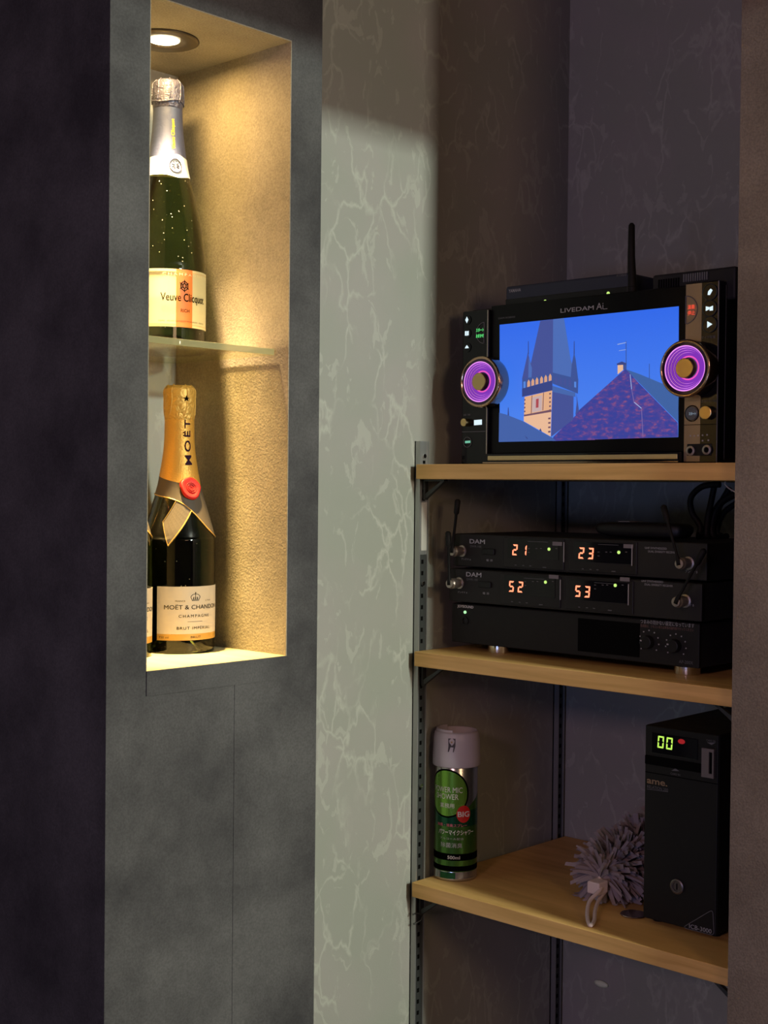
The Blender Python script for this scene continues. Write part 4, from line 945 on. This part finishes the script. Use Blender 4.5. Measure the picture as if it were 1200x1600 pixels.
face_poly([(1105, 1160), (1118, 1160.5), (1112, 1164)], xi, PRINTD, fpn, 'arrow_mark'); face_text('CARD IN', 1104, 1158, 1118, .0026, xi, PRINTD, fpn)
a, b = g2(1098.5, 1212), g2(1117, 1169)
cs = bmesh.new(); zl, zh = g2(1098.5, 1213).z, g2(1100, 1168).z; yl, yh2 = g2(1098.5, 1190).y, g2(1117.5, 1190).y
bx(cs, (xi-.004, yh2, zl), (xi, yl, zl+.0055)); bx(cs, (xi-.004, yh2, zh-.004), (xi, yl, zh)); bx(cs, (xi-.004, yl-.0105, zl+.0055), (xi, yl, zh-.004)); bx(cs, (xi-.004, yh2, zl+.0055), (xi, yh2+.0022, zh-.004))
slot = obj('card_slot', cs, mat('slot_frame', (.26, .22, .22), .4, .6), fpn); box('slot_opening', (xi-.0012, yh2+.002, zl+.005), (xi, yl-.010, zh-.003), HOLE, slot)
face_text('ame.', 1011, 1223.5, 1043, .0060, xi, mat('dull_gold_print', (.26, .18, .10), .5), fpn, bold=.02); face_text('RELATION 200', 1011.5, 1231, 1044, .0040, xi, PRINTD, fpn); face_poly([(1011, 1232.5), (1044, 1236.8), (1044, 1237.4), (1011, 1233.1)], xi, PRINTD, fpn, 'underline')
c = g2(1058.5, 1385); lk = obj('key_lock', lathe([(.0098, xi), (.0098, xi-.0020), (.0080, xi-.0028), (.0060, xi-.0026), (.0058, xi-.0014), (.0004, xi-.0014)], 36, 'X', (0, c.y, c.z)), mat('lock_metal', (.16, .14, .13), .4, .8), fpn)
box('keyhole', (xi-.0018, c.y-.0008, c.z-.004), (xi-.0012, c.y+.0008, c.z+.004), HOLE, lk)
tri3 = [g2(1067, 1449), g2(1114, 1421), g2(1116, 1462)]
bm = bmesh.new(); ring = []
for i in range(3):
    A_, B_, C_ = tri3[i-1], tri3[i], tri3[(i+1) % 3]; u = (A_-B_).normalized()*.006; v = (C_-B_).normalized()*.006
    for s_ in range(5): tt = s_/4; ring.append(B_+u*(1-tt)**2+v*tt**2)
tube(bm, [Vector((xi-.0003, p.y, p.z)) for p in ring+[ring[0]]], .0005, 5); obj('triangle_outline', bm, PRINTD, fpn)
face_text('ICB-3000', 1077, 1450, 1112, .0055, xi, PRINT, fpn)

# ------------------------------------------------------------------ duster
t = thing('feather_duster', 'fluffy off-white duster with a looped plastic handle lying beside the black box', 'duster', (1.60, 1.07, ZB))
FLUFF = mat('duster_fibre', (.29, .245, .26), .9, spec=.1)
A0 = Vector((1.590, 1.082, ZB+.035)); B0 = Vector((1.80, 1.085, ZB+.062))
ax = (B0-A0).normalized(); e1 = ax.orthogonal().normalized(); e2 = ax.cross(e1)
bm = bmesh.new(); random.seed(3)
for i in range(1300):
    u = random.random()**.9; a = random.random()*2*PI; base = A0.lerp(B0, u)
    ln = (.050+.020*random.random())*(.80 if u < .06 else 1)*(1-.25*abs(u-.5))
    dr = (e1*math.cos(a)+e2*math.sin(a)+ax*random.uniform(-.55, .35)).normalized()
    sd = dr.cross(ax+Vector((random.uniform(-.6, .6), random.uniform(-.6, .6), random.uniform(-.6, .6)))).normalized(); wd = random.uniform(.0022, .0055)
    prev = None
    for j in range(6):
        tt = j/5; p = base+dr*ln*tt+Vector((0, 0, -.010*tt*tt)); p.z = max(p.z, ZB+.0012); p.y = max(p.y, yi1+.003) if p.x > xi-.004 else p.y; p.x = min(p.x, XB-.004)
        ww = wd*(1-.35*tt); cur = (bm.verts.new(p-sd*ww), bm.verts.new(p+sd*ww))
        if prev: bm.faces.new((prev[0], prev[1], cur[1], cur[0]))
        prev = cur
for v in bm.verts:
    v.co.z = max(v.co.z, ZB+.0008)
    if v.co.x > xi-.004: v.co.y = max(v.co.y, yi1+.0015)

fh = obj('fluffy_head', bm, FLUFF, t)
obj('core', tube(bmesh.new(), [A0, A0.lerp(B0, .15), A0.lerp(B0, .5), A0.lerp(B0, .9), B0], [.012, .026, .030, .026, .010], 14), FLUFF, t, smooth=True)
HP = mat('handle_plastic', (.66, .56, .56), .35)
Hc = at(932, 1382, 2, ZB+.028)
def hz(px, py, z): return at(px, py, 2, ZB+z)
obj('handle', tube(bmesh.new(), spline([A0, hz(940, 1378, .030), hz(938, 1390, .026), hz(922, 1407, .016), hz(917.5, 1425, .008), hz(919, 1440, .0035), hz(923, 1446, .0030), hz(928.5, 1438, .0045), hz(930, 1422, .008), hz(936, 1406, .012), hz(946, 1392, .018)], 6),   .0027, 12), HP, t, smooth=True)
q = hz(933, 1384, .028); bm = bmesh.new(); bx(bm, (q.x-.010, q.y-.010, q.z-.010), (q.x+.012, q.y+.010, q.z+.007)); obj('collar', bm, HP, t, bevel=.002)
# small flat metal piece by the box
P = at(992, 1428, 2, ZB+.002)
bm = lathe([(.0175, ZB+.0003), (.0180, ZB+.0012), (.0172, ZB+.0022), (.002, ZB+.0024)], 36, 'Z', (P.x, P.y+.002, 0))
tag(obj('metal_disc', bm, mat('copper_disc', (.30, .22, .20), .25, .9), smooth=False), 'small flat shiny metal disc on the lowest board, partly behind the black box', 'disc')
# faint oval glow low on the back wall, put in as a pale disc
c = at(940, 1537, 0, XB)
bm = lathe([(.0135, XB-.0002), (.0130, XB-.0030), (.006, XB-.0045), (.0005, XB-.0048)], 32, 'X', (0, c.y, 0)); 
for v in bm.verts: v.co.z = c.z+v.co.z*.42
tag(obj('wall_glow_spot', bm, mat('pale_glow_paint', (.70, .78, .60), .3), smooth=True), 'small pale oval disc standing in for a glow low on the back wall under the boards', 'light spot')
